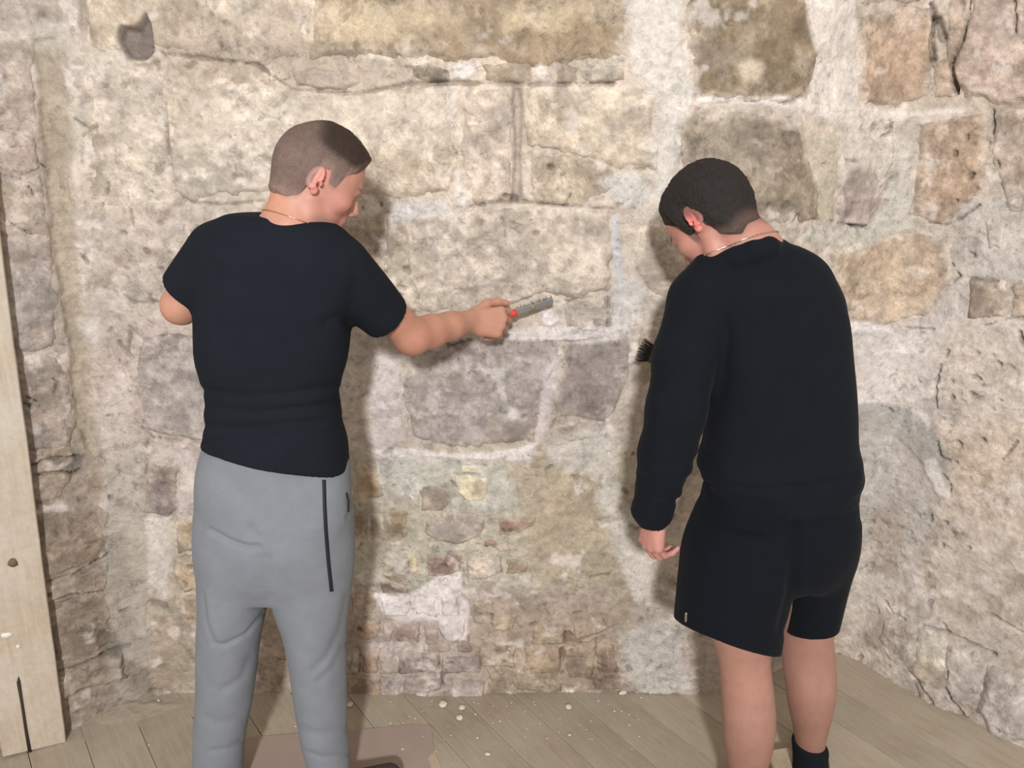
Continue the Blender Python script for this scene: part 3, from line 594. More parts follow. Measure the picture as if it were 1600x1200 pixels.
# ================================================================ bodies and clothes: distance fields meshed into one surface each
def axis_pts(lo, hi, step, fine=()):
    """grid line positions; 'fine' = [(a, b, step)] bands of closer spacing"""
    out = [lo]; 
    while out[-1] < hi:
        s = step
        for a, b, st in fine:
            if a - 1e-9 <= out[-1] < b: s = min(s, st)
        out.append(out[-1] + s)
    return np.array(out, np.float32)
def smin(a, b, k):
    h = np.clip(.5 + .5 * (b - a) / k, 0, 1); return b * (1 - h) + a * h - k * h * (1 - h)
class Field:
    def __init__(s, lo, hi, step, fine=((), (), ())):
        s.ax = [axis_pts(lo[i], hi[i], step, fine[i]) for i in range(3)]
        s.v = np.full([len(a) for a in s.ax], .2, np.float32)
    def block(s, lo, hi):
        sl = []; co = []
        for i in range(3):
            a = max(np.searchsorted(s.ax[i], lo[i]) - 1, 0); b = min(np.searchsorted(s.ax[i], hi[i]) + 1, len(s.ax[i]))
            sl.append(slice(a, b)); sh = [1, 1, 1]; sh[i] = -1; co.append(s.ax[i][a:b].reshape(sh))
        return tuple(sl), co
    def op(s, fn, lo, hi, k=.01, mode='add', pad=None):
        pad = (k + .035) if pad is None else pad
        sl, (x, y, z) = s.block(np.asarray(lo) - pad, np.asarray(hi) + pad)
        if min(len(s.ax[i][sl[i]]) for i in range(3)) == 0: return
        d = fn(x, y, z).astype(np.float32); v = s.v[sl]
        if mode == 'add': s.v[sl] = smin(v, d, k)
        elif mode == 'sub': s.v[sl] = -smin(-v, d, k)
        elif mode == 'cut': s.v[sl] = -smin(-v, -d, k)
    # --- shapes
    def cone(s, a, b, ra, rb, k=.01, mode='add', flat=None):
        a = np.asarray(a, float); b = np.asarray(b, float); ba = b - a; L = ba @ ba + 1e-12
        def f(x, y, z):
            px, py, pz = x - a[0], y - a[1], z - a[2]
            t = np.clip((px * ba[0] + py * ba[1] + pz * ba[2]) / L, 0, 1)
            qx, qy, qz = px - t * ba[0], py - t * ba[1], pz - t * ba[2]
            r = ra + (rb - ra) * t
            if flat is not None:      # squash along unit vector
                n, q = flat; e = qx * n[0] + qy * n[1] + qz * n[2]; c = (1 / q - 1)
                return (np.sqrt((qx + c * e * n[0]) ** 2 + (qy + c * e * n[1]) ** 2 + (qz + c * e * n[2]) ** 2) - r) * q
            return np.sqrt(qx * qx + qy * qy + qz * qz) - r
        R = max(ra, rb); s.op(f, np.minimum(a, b) - R, np.maximum(a, b) + R, k, mode)
    def chain(s, pts, rad, k=.01, mode='add', flat=None):
        for i in range(len(pts) - 1): s.cone(pts[i], pts[i + 1], rad[i], rad[i + 1], k, mode, flat)
    def ell(s, c, r, k=.01, mode='add', M=np.eye(3)):
        c = np.asarray(c, float); r = np.asarray(r, float)
        def f(x, y, z):
            px, py, pz = x - c[0], y - c[1], z - c[2]
            q = [(M[i][0] * px + M[i][1] * py + M[i][2] * pz) / r[i] for i in range(3)]
            k0 = np.sqrt(q[0] ** 2 + q[1] ** 2 + q[2] ** 2); k1 = np.sqrt((q[0] / r[0]) ** 2 + (q[1] / r[1]) ** 2 + (q[2] / r[2]) ** 2) + 1e-9
            return k0 * (k0 - 1) / k1
        R = r.max(); s.op(f, c - R, c + R, k, mode)
    def loft(s, rows, k=.01, mode='add', pw=2.0, cap=.02, yaw=0.0, cut=None):
        """rows (z, cx, cy, a, b) sorted or not; horizontal superellipse sections"""
        rows = np.array(sorted(rows), float); z0, z1 = rows[0, 0], rows[-1, 0]
        zz = np.linspace(z0, z1, 160); C = []
        for j in range(1, 5): C.append(_pchip(rows[:, 0], rows[:, j], zz))
        cy_, sy_ = math.cos(yaw), math.sin(yaw)
        def f(x, y, z):
            cx = np.interp(z, zz, C[0]); cy = np.interp(z, zz, C[1]); a = np.interp(z, zz, C[2]); b = np.interp(z, zz, C[3])
            dx = x - cx; dy = y - cy; ex = dx * cy_ + dy * sy_; ey = -dx * sy_ + dy * cy_
            q = (np.abs(ex / a) ** pw + np.abs(ey / b) ** pw) ** (1 / pw) + 1e-6
            g = np.sqrt((ex / a ** 2) ** 2 + (ey / b ** 2) ** 2) / q + 1e-6
            d = (q - 1) / np.maximum(g, 1 / np.maximum(a, b)) if pw == 2 else (q - 1) / np.clip(g, 1 / np.maximum(a, b), 1 / np.minimum(a, b))
            d = -smin(-d, -(z - z1), cap)
            if cut is None: d = -smin(-d, -(z0 - z), cap)
            else: d = -smin(-d, -(cut[0] * x + cut[1] * y + cut[2] * z + cut[3]), cap * .5)
            return d
        A = rows[:, 3:5].max()
        s.op(f, (rows[:, 1].min() - A, rows[:, 2].min() - A, z0), (rows[:, 1].max() + A, rows[:, 2].max() + A, z1), k, mode)
    def wrinkle(s, fn):
        """add fn(x,y,z) to the field near the surface"""
        m = np.abs(s.v) < .03; i, j, k = np.nonzero(m)
        s.v[m] += fn(s.ax[0][i], s.ax[1][j], s.ax[2][k]).astype(np.float32)
    def mesh(s, name):
        v = s.v; sg = v < 0; X, Y, Z = s.ax
        n = [d - 1 for d in v.shape]
        cnt = np.zeros(n, np.uint8)
        for a in (0, 1):
            for b in (0, 1):
                for c in (0, 1): cnt += sg[a:n[0] + a, b:n[1] + b, c:n[2] + c]
        act = (cnt > 0) & (cnt < 8); I, J, K = np.nonzero(act)
        idx = np.full(n, -1, np.int32); idx[I, J, K] = np.arange(len(I))
        acc = np.zeros((len(I), 3)); num = np.zeros(len(I))
        cr = [(a, b, c) for a in (0, 1) for b in (0, 1) for c in (0, 1)]
        val = {c: v[I + c[0], J + c[1], K + c[2]] for c in cr}
        pos = {c: np.stack([X[I + c[0]], Y[J + c[1]], Z[K + c[2]]], -1) for c in cr}
        for c in cr:
            for d in range(3):
                if c[d]: continue
                e = tuple(1 if q == d else c[q] for q in range(3))
                va, vb = val[c], val[e]; m = (va < 0) != (vb < 0)
                t = (va[m] / (va[m] - vb[m]))[:, None]
                acc[m] += pos[c][m] * (1 - t) + pos[e][m] * t; num[m] += 1
        V = acc / num[:, None]; Q = []
        for d in range(3):
            o1, o2 = [(1, 2), (2, 0), (0, 1)][d]
            sa = [slice(None)] * 3; sb = [slice(None)] * 3; sa[d] = slice(0, -1); sb[d] = slice(1, None)
            ch = sg[tuple(sa)] != sg[tuple(sb)]; fl = sg[tuple(sa)]
            p = np.array(np.nonzero(ch)); ok = (p[o1] > 0) & (p[o2] > 0) & (p[o1] < v.shape[o1] - 1) & (p[o2] < v.shape[o2] - 1); p = p[:, ok]
            flip = fl[tuple(p)]
            def cell(a, b):
                q = p.copy(); q[o1] -= a; q[o2] -= b; return idx[tuple(q)]
            q = np.stack([cell(1, 1), cell(0, 1), cell(0, 0), cell(1, 0)], -1)
            q[~flip] = q[~flip][:, ::-1]; Q.append(q)
        Q = np.concatenate(Q); Q = Q[(Q >= 0).all(1)]
        return V, Q
def _pchip(x, y, q):
    h = np.diff(x); dl = np.diff(y) / h; m = np.zeros(len(x)); m[0] = dl[0]; m[-1] = dl[-1]
    for i in range(1, len(x) - 1): m[i] = (dl[i - 1] * h[i] + dl[i] * h[i - 1]) / (h[i] + h[i - 1])
    i = np.clip(np.searchsorted(x, q) - 1, 0, len(h) - 1); t = (q - x[i]) / h[i]
    return (2*t**3 - 3*t**2 + 1) * y[i] + (t**3 - 2*t**2 + t) * h[i] * m[i] + (-2*t**3 + 3*t**2) * y[i+1] + (t**3 - t**2) * h[i] * m[i+1]
def relax(V, Q, n=2, f=.5):
    for _ in range(n):
        A = np.zeros_like(V); c = np.zeros(len(V))
        for a, b in ((0, 1), (1, 2), (2, 3), (3, 0)):
            np.add.at(A, Q[:, a], V[Q[:, b]]); np.add.at(c, Q[:, a], 1); np.add.at(A, Q[:, b], V[Q[:, a]]); np.add.at(c, Q[:, b], 1)
        V = V + f * (A / np.maximum(c, 1)[:, None] - V)
    return V
def normals(V, Q):
    fn = np.cross(V[Q[:, 2]] - V[Q[:, 0]], V[Q[:, 3]] - V[Q[:, 1]]); n = np.zeros_like(V)
    for i in range(4): np.add.at(n, Q[:, i], fn)
    return n / (np.linalg.norm(n, axis=1, keepdims=True) + 1e-12)
def crease(V, Q, pl, width, depth, face=True):
    """press (depth>0) or raise a fold along a line traced on the side that faces the camera; width, depth in m"""
    n = normals(V, Q); px, py, d = project(V); s = d / F_PX
    vis = (n @ FW) < .25
    q = line_sd(px, py, np.array(pl, float)) * s
    V -= n * (depth * np.exp(-.5 * (q / width) ** 2) * vis)[:, None]
    return V
def row(py, xl, xr, Y, b, dy=0.0):
    p = P((xl + xr) / 2, py, Y); return (p[2], p[0], Y + dy, (xr - xl) / 2 * mpp((xl + xr) / 2, py, Y), b)
def rotm(f, u):
    """rows = right, forward, up of a frame"""
    f = np.asarray(f, float); f /= np.linalg.norm(f); r = np.cross(f, u); r /= np.linalg.norm(r); u = np.cross(r, f); return np.array([r, f, u])

# ---------------------------------------------------------------- head
class Head:
    def __init__(s, c, az, pitch, roll=0.0, sc=1.0):
        az, p = math.radians(az), math.radians(pitch)
        h = np.array([math.sin(az), math.cos(az), 0]); f = h * math.cos(p) + np.array([0, 0, -math.sin(p)]); u = h * math.sin(p) + np.array([0, 0, math.cos(p)])
        s.M = rotm(f, u)
        if roll:
            r = math.radians(roll); a, b, c_ = s.M; s.M = np.array([a * math.cos(r) + c_ * math.sin(r), b, c_ * math.cos(r) - a * math.sin(r)])
        s.c = np.asarray(c, float); s.k = sc
    def w(s, p): return s.c + s.k * (np.asarray(p, float) @ s.M)
    def loc(s, V): return ((V - s.c) @ s.M.T) / s.k
    def ell(s, F, c, r, k=.01, mode='add', M=None): F.ell(s.w(c), np.array(r) * s.k, k, mode, s.M if M is None else M @ s.M)
    def cone(s, F, a, b, ra, rb, k=.01, mode='add', flat=None): F.cone(s.w(a), s.w(b), ra * s.k, rb * s.k, k, mode, (np.asarray(flat[0]) @ s.M, flat[1]) if flat else None)
    def skull(s, F):
        s.ell(F, (0, -.012, .034), (.0745, .097, .088), .01)
        s.ell(F, (0, .030, .030), (.066, .064, .076), .03)
    def build(s, F):
        s.skull(F)
        s.ell(F, (0, .036, -.040), (.057, .056, .076), .03)
        for x in (-1, 1):
            s.cone(F, (.051 * x, -.004, -.045), (.046 * x, .012, -.078), .016, .015, .02)
            s.cone(F, (.046 * x, .012, -.078), (.012 * x, .078, -.102), .015, .014, .02)
            s.ell(F, (.046 * x, .058, -.022), (.020, .024, .018), .02)
            s.ell(F, (.031 * x, .104, .004), (.019, .018, .0125), .010, 'sub')
            s.ell(F, (.012 * x, .100, -.034), (.0085, .011, .008), .006)
        s.ell(F, (0, .078, -.104), (.018, .016, .014), .015)
        s.cone(F, (-.030, .087, .023), (.030, .087, .023), .010, .010, .014)
        s.cone(F, (0, .090, .014), (0, .111, -.027), .0085, .0115, .008)
        s.ell(F, (0, .088, -.062), (.026, .012, .020), .012); s.ell(F, (0, .0965, -.0565), (.020, .0055, .0045), .004); s.ell(F, (0, .0955, -.068), (.018, .006, .0055), .004)
        s.cone(F, (-.021, .1015, -.0620), (.021, .1015, -.0620), .0016, .0016, .003, 'sub')
        for x in (-1, 1): s.ell(F, (.031 * x, .0785, .0085), (.0150, .0125, .0085), .003)
        for x in (-1, 1):      # ears
            e = rotm((.50 * x, 1.0, .0), (0, -.22, 1.0)) if False else None
            a = np.array([.077 * x, -.014, -.002])
            tilt = np.array([[math.cos(.42 * x), -math.sin(.42 * x), 0], [math.sin(.42 * x), math.cos(.42 * x), 0], [0, 0, 1]])
            lean = np.array([[1, 0, 0], [0, math.cos(.20), -math.sin(.20)], [0, math.sin(.20), math.cos(.20)]])
            M = tilt @ lean
            s.ell(F, a + np.array([.006 * x, -.008, .004]), (.0062, .0185, .0300), .005, 'add', M)
            s.ell(F, a + np.array([.003 * x, .002, -.024]), (.0058, .0095, .0110), .005, 'add', M)
            s.ell(F, a + np.array([.0135 * x, -.004, .004]), (.0062, .0115, .0205), .004, 'sub', M)
            s.ell(F, a + np.array([.007 * x, -.003, .012]), (.0035, .0030, .0150), .004, 'add', M)
            s.ell(F, a + np.array([.006 * x, .009, -.005]), (.0045, .0050, .0065), .004, 'add', M)
            s.ell(F, a + np.array([.0125 * x, .003, -.007]), (.0060, .0042, .0060), .003, 'sub', M)
# ---------------------------------------------------------------- hand
def rodr(v, ax, a):
    ax = ax / np.linalg.norm(ax); return v * math.cos(a) + np.cross(ax, v) * math.sin(a) + ax * (ax @ v) * (1 - math.cos(a))
def hand(F, wrist, x, z, side, curls, thumb, sc=1.0):
    """x = wrist->knuckles, z = back of the hand; side +1 right hand, -1 left; curls = (mcp, pip, dip) radians per finger, index first"""
    x = np.asarray(x, float); x /= np.linalg.norm(x); z = np.asarray(z, float); z -= x * (z @ x); z /= np.linalg.norm(z)
    y = np.cross(z, x) * side                      # towards the thumb
    W = np.asarray(wrist, float); g = lambda a, b, c: W + sc * (x * a + y * b + z * c)
    kn = [(.092, .030, .004), (.096, .010, .007), (.091, -.010, .006), (.082, -.028, .001)]
    ln = [(.043, .026, .021), (.047, .030, .022), (.044, .028, .022), (.034, .021, .019)]
    for i, (a, b, c) in enumerate(kn):
        F.cone(g(.012, b * .45, -.002), g(a - .006, b, c - .006), .0145 * sc, .0115 * sc, .012)
    F.cone(g(.03, -.022, -.010), g(.07, -.026, -.010), .013 * sc, .011 * sc, .012)          # heel of the hand
    F.cone(g(.02, .016, -.010), g(.055, .022, -.012), .015 * sc, .013 * sc, .012)           # thumb pad
    tips = []
    for i in range(4):
        p = g(kn[i][0] - .006, kn[i][1], kn[i][2] - .006); d = x + y * (.08 - .055 * i); d /= np.linalg.norm(d); r = (.0102, .0104, .0098, .0088)[i] * sc
        for j in range(3):
            d = rodr(d, y * side, curls[i][j]) if True else d
            q = p + d * ln[i][j] * sc
            F.cone(p, q, r, r * .90, .0035); p = q; r *= .90
        tips.append(p)
    p = g(.022, .026, -.010); r = .0135 * sc
    for (da, db, dc), L in thumb:
        d = x * da + y * db + z * dc; d /= np.linalg.norm(d); q = p + d * L * sc; F.cone(p, q, r, r * .86, .007); p = q; r *= .86
    return tips, g
# ---------------------------------------------------------------- skin, cloth materials
def skin_mat():
    m, nt, b = new_mat('skin'); co = objco(nt)
    n = noise(nt, 26, 5, .6, co); f = noise(nt, 320, 3, .6, co)
    c = mixc(nt, 1.0, vcol(nt), ramp(nt, n, [(.3, .90), (.7, 1.06)]), 'MULTIPLY')
    nt.links.new(c, b.inputs['Base Color']); b.inputs['Roughness'].default_value = .55
    b.inputs['Subsurface Weight'].default_value = .12; b.inputs['Subsurface Radius'].default_value = (.010, .004, .002); b.inputs['Subsurface Scale'].default_value = .6
    bump(nt, b, f, .12, .001); return m
def cloth_mat(name, rgb, rough=.9, weave=900, amp=.10, sheen=.0, stretch=(1, 1, 1)):
    m, nt, b = new_mat(name); co = objco(nt, stretch); co2 = objco(nt)
    c = lin(rgb); f = noise(nt, weave, 2, .6, co); g = noise(nt, 14, 4, .6, co2)
    k = mixc(nt, f, tuple(c * (1 - amp)), tuple(np.minimum(c * (1 + amp), 1)))
    k = mixc(nt, 1.0, k, ramp(nt, g, [(.3, .92), (.7, 1.07)]), 'MULTIPLY')
    nt.links.new(k, b.inputs['Base Color']); b.inputs['Roughness'].default_value = rough; b.inputs['Specular IOR Level'].default_value = .12
    b.inputs['Sheen Weight'].default_value = sheen; b.inputs['Sheen Roughness'].default_value = .5
    p = bump(nt, b, f, .25, .0012); bump(nt, b, noise(nt, 34, 4, .6, co2, .6), .18, .006, p); return m
def hair_mat():
    m, nt, b = new_mat('short_hair'); co = objco(nt); f = noise(nt, 420, 3, .7, co); g = noise(nt, 90, 4, .6, co)
    c = mixc(nt, 1.0, vcol(nt), ramp(nt, f, [(.3, .70), (.7, 1.25)]), 'MULTIPLY'); c = mixc(nt, 1.0, c, ramp(nt, g, [(.3, .85), (.7, 1.12)]), 'MULTIPLY')
    nt.links.new(c, b.inputs['Base Color']); b.inputs['Roughness'].default_value = .75; b.inputs['Specular IOR Level'].default_value = .25
    bump(nt, b, f, .6, .003); return m
M_SKIN = skin_mat(); M_HAIR = hair_mat()
M_TEE = cloth_mat('black_cotton_jersey', (27, 31, 38), .92, 1100, .12, .0)
M_SWEAT = cloth_mat('black_sweatshirt_fleece', (20, 24, 30), .95, 700, .14, .02)
M_SHORT = cloth_mat('black_shorts_jersey', (17, 21, 27), .95, 900, .12, .02)
M_GREY = cloth_mat('grey_marl_sweatpants', (127, 131, 138), .95, 700, .16, .05, (1, 1, 2.5))
M_SOCK = cloth_mat('black_sock_knit', (24, 27, 33), .95, 800, .12)
M_SHOE = flat_mat('dark_shoe_fabric', (58, 50, 50), .8, bstr=.2)
M_SOLE = flat_mat('shoe_rubber', (48, 44, 44), .8)
M_TAPE = flat_mat('black_tape', (24, 27, 32), .7)
M_SILVER = flat_mat('silver_chain', (205, 200, 190), .25, 1.0, 800, .2)
M_GOLD = flat_mat('gold_chain', (214, 176, 120), .3, 1.0, 800, .2)
M_EYE = flat_mat('eye_white', (225, 220, 214), .2)

def obj_field(name, F, mat, parent, origin, relax_n=2, col=None, creases=()):
    V, Q = F.mesh(name); V = relax(V, Q, relax_n)
    for c in creases: V = crease(V, Q, *c)
    me = mesh_np(name, V - origin, Q, None if col is None else col(V))
    o = link(name, me, mat, parent)
    if parent is None: o.location = origin
    return o, V, Q
def ribbon(name, V, Q, pts, w_px, mat, parent, origin, lift=.0012, n=40, depth=None):
    """thin strip laid on a garment along a line traced in photo pixels"""
    T = BVHTree.FromPolygons([tuple(v) for v in V], [tuple(int(i) for i in q) for q in Q])
    pts = np.array(pts, float); s = np.concatenate([[0], np.cumsum(np.hypot(*np.diff(pts, axis=0).T))]); t = np.linspace(0, s[-1], n)
    cx = np.interp(t, s, pts[:, 0]); cy = np.interp(t, s, pts[:, 1]); tx = np.gradient(cx); ty = np.gradient(cy); l = np.hypot(tx, ty)
    out = []
    for i in range(n):
        for side in (-.5, .5):
            r = ray(cx[i] - ty[i] / l[i] * w_px * side, cy[i] + tx[i] / l[i] * w_px * side); h = T.ray_cast(Vector(CAMP), Vector(r).normalized())
            out.append(np.array(h[0] + h[1] * lift) if h[0] is not None else (out[-2] if len(out) > 1 else CAMP + r * 1.7))
    f = [(2 * i, 2 * i + 1, 2 * i + 3, 2 * i + 2) for i in range(n - 1)]
    o = link(name, mesh_np(name, np.array(out) - origin, np.array(f)), mat, parent)
    md = o.modifiers.new('thickness', 'SOLIDIFY'); md.thickness = .0012; md.offset = 0
    return o
def tube(name, pts, r, mat, parent, origin, closed=True, seg=6, beads=0.0):
    pts = np.array(pts); n = len(pts); V = []; F = []
    for i in range(n):
        a = pts[(i - 1) % n] if closed or i else pts[0]; b = pts[(i + 1) % n] if closed or i < n - 1 else pts[-1]
        t = b - a; t /= np.linalg.norm(t); u = np.cross(t, [0, 0, 1.0]); u /= np.linalg.norm(u) + 1e-9; w = np.cross(u, t)
        rr = r * (1 + (beads if i % 2 else -beads))
        for k in range(seg): V.append(pts[i] + rr * (u * math.cos(2 * math.pi * k / seg) + w * math.sin(2 * math.pi * k / seg)))
    for i in range(n if closed else n - 1):
        for k in range(seg): F.append((i * seg + k, i * seg + (k + 1) % seg, ((i + 1) % n) * seg + (k + 1) % seg, ((i + 1) % n) * seg + k))
    return link(name, mesh_np(name, np.array(V) - origin, np.array(F)), mat, parent)
def neck_ring(V, Q, c, nrm, n=90, out=.0012):
    """closed loop lying on the neck: rays from outside towards c in the plane with normal nrm"""
    T = BVHTree.FromPolygons([tuple(v) for v in V], [tuple(int(i) for i in q) for q in Q])
    nrm = np.asarray(nrm, float); nrm /= np.linalg.norm(nrm); a = np.cross(nrm, [0, 1, 0]); a /= np.linalg.norm(a); b = np.cross(nrm, a); R = []
    for i in range(n):
        d = a * math.cos(2 * math.pi * i / n) + b * math.sin(2 * math.pi * i / n); h = T.ray_cast(Vector(c + d * .16), Vector(-d))
        R.append(min(max(np.linalg.norm(np.array(h[0]) - c), .03), .12) if h[0] is not None else .07)
    R = np.array(R); R = (R + np.roll(R, 1) + np.roll(R, -1)) / 3 + out
    return [c + (a * math.cos(2 * math.pi * i / n) + b * math.sin(2 * math.pi * i / n)) * R[i] for i in range(n)]
def mixv(c, col, a): c += (lin(col) - c) * np.clip(a, 0, 1)[:, None]
def gauss(L, c, r): return np.exp(-.5 * (((L - np.asarray(c)) / np.asarray(r)) ** 2).sum(1))
def hairline(L, kind):
    """>0 inside the hair region, head-local coordinates"""
    y = L[..., 1]; z = L[..., 2]; x = np.abs(L[..., 0])
    if kind == 'fade':   xs = [-.12, -.085, -.055, -.030, -.022, .004, .012, .030, .040, .060, .075, .095]; zs = [-.062, -.062, -.064, -.050, .030, .034, .004, .002, .040, .052, .070, .084]
    else:                xs = [-.12, -.085, -.058, -.030, -.024, .002, .010, .026, .034, .055, .075, .095]; zs = [-.072, -.074, -.084, -.062, .006, .016, -.034, -.034, .024, .046, .064, .080]
    h = z - np.interp(y, xs, zs)
    return h
def make_hair(H, kind, parent, origin, colf):
    lo = H.c - .17 * H.k; hi = H.c + .17 * H.k
    F = Field(lo, hi, .0022); H.skull(F); H.cone(F, (0, -.038, .0), (0, -.033, -.062), .0565, .056, .03)
    def f(x, y, z):
        p = np.stack(np.broadcast_arrays(x - H.c[0], y - H.c[1], z - H.c[2]), -1) @ H.M.T / H.k
        h = hairline(p, kind); n1 = vn3(x * 260, y * 260, z * 260, 3); n2 = vn3(x * 60, y * 60, z * 60, 5)
        yy, zz = p[..., 1], p[..., 2]
        if kind == 'fade':
            top = sstep(.050, .088, zz + .10 * np.clip(yy, -.1, .02) + .28 * np.clip(yy - .02, 0, .1)) * sstep(-.085, -.02, yy)
            t = .0012 + .0012 * sstep(0, .03, h) + .011 * top + .004 * sstep(.05, .09, yy) * top
            t = t + (.0008 + .0022 * top) * n1 + .002 * top * n2
        else:
            t = .0016 + .010 * sstep(.0, .055, h) + (.0014 + .0030 * sstep(0, .05, h)) * n1 + .0035 * n2 * sstep(0, .04, h)
        return H.k * np.maximum(-t, -(h + .004 * n2) * .8 - .002)       # shell thickness relative to the scalp
    sl, (x, y, z) = F.block(lo, hi); F.v = np.maximum(F.v + np.maximum(f(x, y, z), -.05), F.v - .05).astype(np.float32)
    return obj_field('hair', F, M_HAIR, parent, origin, 1, colf)

# ================================================================ person in the black T-shirt and grey sweatpants
def person_tshirt():
    H = Head(P(495, 284, 1.745), 66, 30, 0, .885)
    org = np.array([P(430, 900, 1.74)[0], 1.745, 0.0])
    sh_l, el_l, wr_l = P(345, 402, 1.72), P(284, 478, 1.745), P(338, 462, 1.985)
    sh_r, el_r, wr_r = P(535, 425, 1.72), P(645, 527, 1.84), P(733, 504, 1.985)
    hx_l, hx_r = np.array([.35, .9, .1]), np.array([.93, .30, -.10])
    # --- body
    lo = np.array([P(230, 500, 1.8)[0], 1.50, -.01]); hi = np.array([P(850, 500, 2.0)[0], 2.13, 1.74])
    c = H.c; hr = wr_r + np.array([.075, .03, 0])
    fx = [(c[0] - .125, c[0] + .125, .0026), (hr[0] - .10, hr[0] + .085, .003)]; fy = [(c[1] - .13, c[1] + .13, .0026), (1.95, 2.12, .003)]; fz = [(c[2] - .15, c[2] + .135, .0026), (hr[2] - .08, hr[2] + .08, .003)]
    B = Field(lo, hi, .0075, (fx, fy, fz))
    T = [row(352, 385, 500, 1.715, .055), row(380, 345, 525, 1.715, .078), row(430, 322, 540, 1.72, .095), row(500, 318, 540, 1.72, .10), row(600, 330, 524, 1.725, .095), row(700, 322, 534, 1.735, .10), row(780, 318, 540, 1.735, .11), row(850, 325, 535, 1.735, .10)]
    B.loft(T, .02)
    for rows in ([row(820, 325, 430, 1.735, .08), row(940, 325, 408, 1.74, .070), row(1050, 322, 388, 1.745, .058), row(1150, 318, 370, 1.75, .052), row(1235, 322, 360, 1.755, .04)],
                 [row(820, 425, 535, 1.735, .08), row(940, 436, 532, 1.74, .070), row(1050, 468, 528, 1.745, .058), row(1150, 482, 530, 1.75, .052), row(1235, 495, 530, 1.755, .04)]):
        B.loft(rows, .03)
    fl = ground(342, 1262); fr = ground(514, 1262); dA = np.array([fl[0], fl[1], 0]) / math.hypot(fl[0], fl[1]); dB = np.array([.90, .436, 0])
    for f, d in ((fl, dA), (fr, dB)):
        f = np.array([f[0], f[1], 0]); B.cone(f + [0, 0, .09], f + d * .02 + [0, 0, .045], .036, .034, .02); B.cone(f + d * -.03 + [0, 0, .035], f + d * .16 + [0, 0, .030], .030, .026, .02)
    # arms
    B.cone(sh_l, el_l, .044, .037, .02); B.ell(el_l + [-.002, -.006, -.006], (.036, .036, .034), .02); B.chain([el_l, el_l * .6 + wr_l * .4, wr_l], [.038, .040, .027], .015)
    B.cone(sh_r, el_r, .050, .0365, .02); B.ell(el_r + [-.003, -.006, -.006], (.033, .032, .030), .03); B.chain([el_r, el_r * .70 + wr_r * .30 + [0, 0, -.001], el_r * .35 + wr_r * .65, wr_r], [.036, .0365, .0315, .0265], .022)
    # neck and head
    nb = P(452, 372, 1.712)
    B.cone(H.w((0, -.028, -.045)), nb + np.array([.006, 0, 0]), .051, .058, .03); B.cone(nb, nb + [0, 0, -.06], .062, .09, .03)
    H.build(B)
    tool = P(862, 472, 2.105) - P(770, 500, 2.05); tool /= np.linalg.norm(tool)
    hand(B, wr_r, hx_r, (-.30, -.88, .36), 1, [(.75, 1.05, .55), (.95, 1.15, .6), (1.05, 1.2, .6), (1.1, 1.2, .6)], [((.75, .55, -.30), .042), ((.95, .20, -.22), .034), ((1.0, .0, -.2), .026)], .98)
    hand(B, wr_l, hx_l, (-.5, -.3, .8), -1, [(.45, .5, .3)] * 4, [((.6, .7, -.2), .042), ((.8, .5, -.2), .034), ((.9, .3, -.2), .026)], .98)
    def skin(V):
        L = H.loc(V); col = np.tile(lin((190, 139, 116)), (len(V), 1)); head = (np.abs(L).max(1) < .15)
        mixv(col, (184, 126, 106), sstep(.2, .0, np.linalg.norm(V - el_r, axis=1)) * .5)
        mixv(col, (196, 140, 126), head * .6)
        ear = head * sstep(.068, .076, np.abs(L[:, 0])) * (np.abs(L[:, 1] + .02) < .05) * sstep(-.05, -.02, L[:, 2]) * (L[:, 2] < .045)
        mixv(col, (208, 134, 126), ear * .8)
        mixv(col, (206, 130, 124), (gauss(L, (.05, .06, -.03), (.02, .025, .02)) + gauss(L, (-.05, .06, -.03), (.02, .025, .02))) * .5 * head)
        mixv(col, (178, 106, 100), gauss(L, (0, .096, -.062), (.018, .014, .008)) * head)
        beard = head * sstep(-.055, -.085, L[:, 2]) * sstep(-.01, .03, L[:, 1]); mixv(col, (120, 92, 82), beard * .55)
        mixv(col, (96, 72, 60), head * gauss(np.abs(L) * [1, 1, 1], (.034, .092, .026), (.014, .012, .0035)) * .9)
        h = hairline(L, 'fade'); mixv(col, (140, 114, 104), head * sstep(-.014, .004, h) * (L[:, 1] < .05) * .8)
        mixv(col, (210, 150, 116), head * gauss(L, (0, -.07, -.085), (.05, .04, .03)) * .6)
        return col
    body, V, Q = obj_field('person', B, M_SKIN, None, org, 1, skin)
    tag(body, 'person in black T-shirt and grey sweatpants seen from behind, scraping the wall', 'person')
    for x in (-1, 1):
        E = Field(H.w((.031 * x, .085, .003)) - .016, H.w((.031 * x, .085, .003)) + .016, .0016); H.ell(E, (.031 * x, .0775, .002), (.0112, .0112, .0112)); obj_field('eye', E, M_EYE, body, org)
    def hc(W):
        L = H.loc(W); c = np.tile(lin((122, 102, 94)), (len(W), 1)); top = sstep(.045, .085, L[:, 2] + .10 * np.clip(L[:, 1], -.1, .02) + .28 * np.clip(L[:, 1] - .02, 0, .1)) * sstep(-.09, -.02, L[:, 1])
        mixv(c, (108, 90, 82), sstep(.02, .07, L[:, 2]) * .7); mixv(c, (58, 46, 38), sstep(.25, .98, top)); mixv(c, (148, 120, 110), sstep(.03, .0, hairline(L, 'fade')) * .75); return c
    make_hair(H, 'fade', body, org, hc)
    ring = neck_ring(V, Q, P(455, 346, 1.715), (.34, .30, 1.0)); tube('necklace', ring, .0011, M_GOLD, body, org, True, 6, .35)
    # --- T-shirt
    S = Field((lo[0], 1.54, .80), (P(660, 500, 1.9)[0], 1.95, 1.58), .0048)
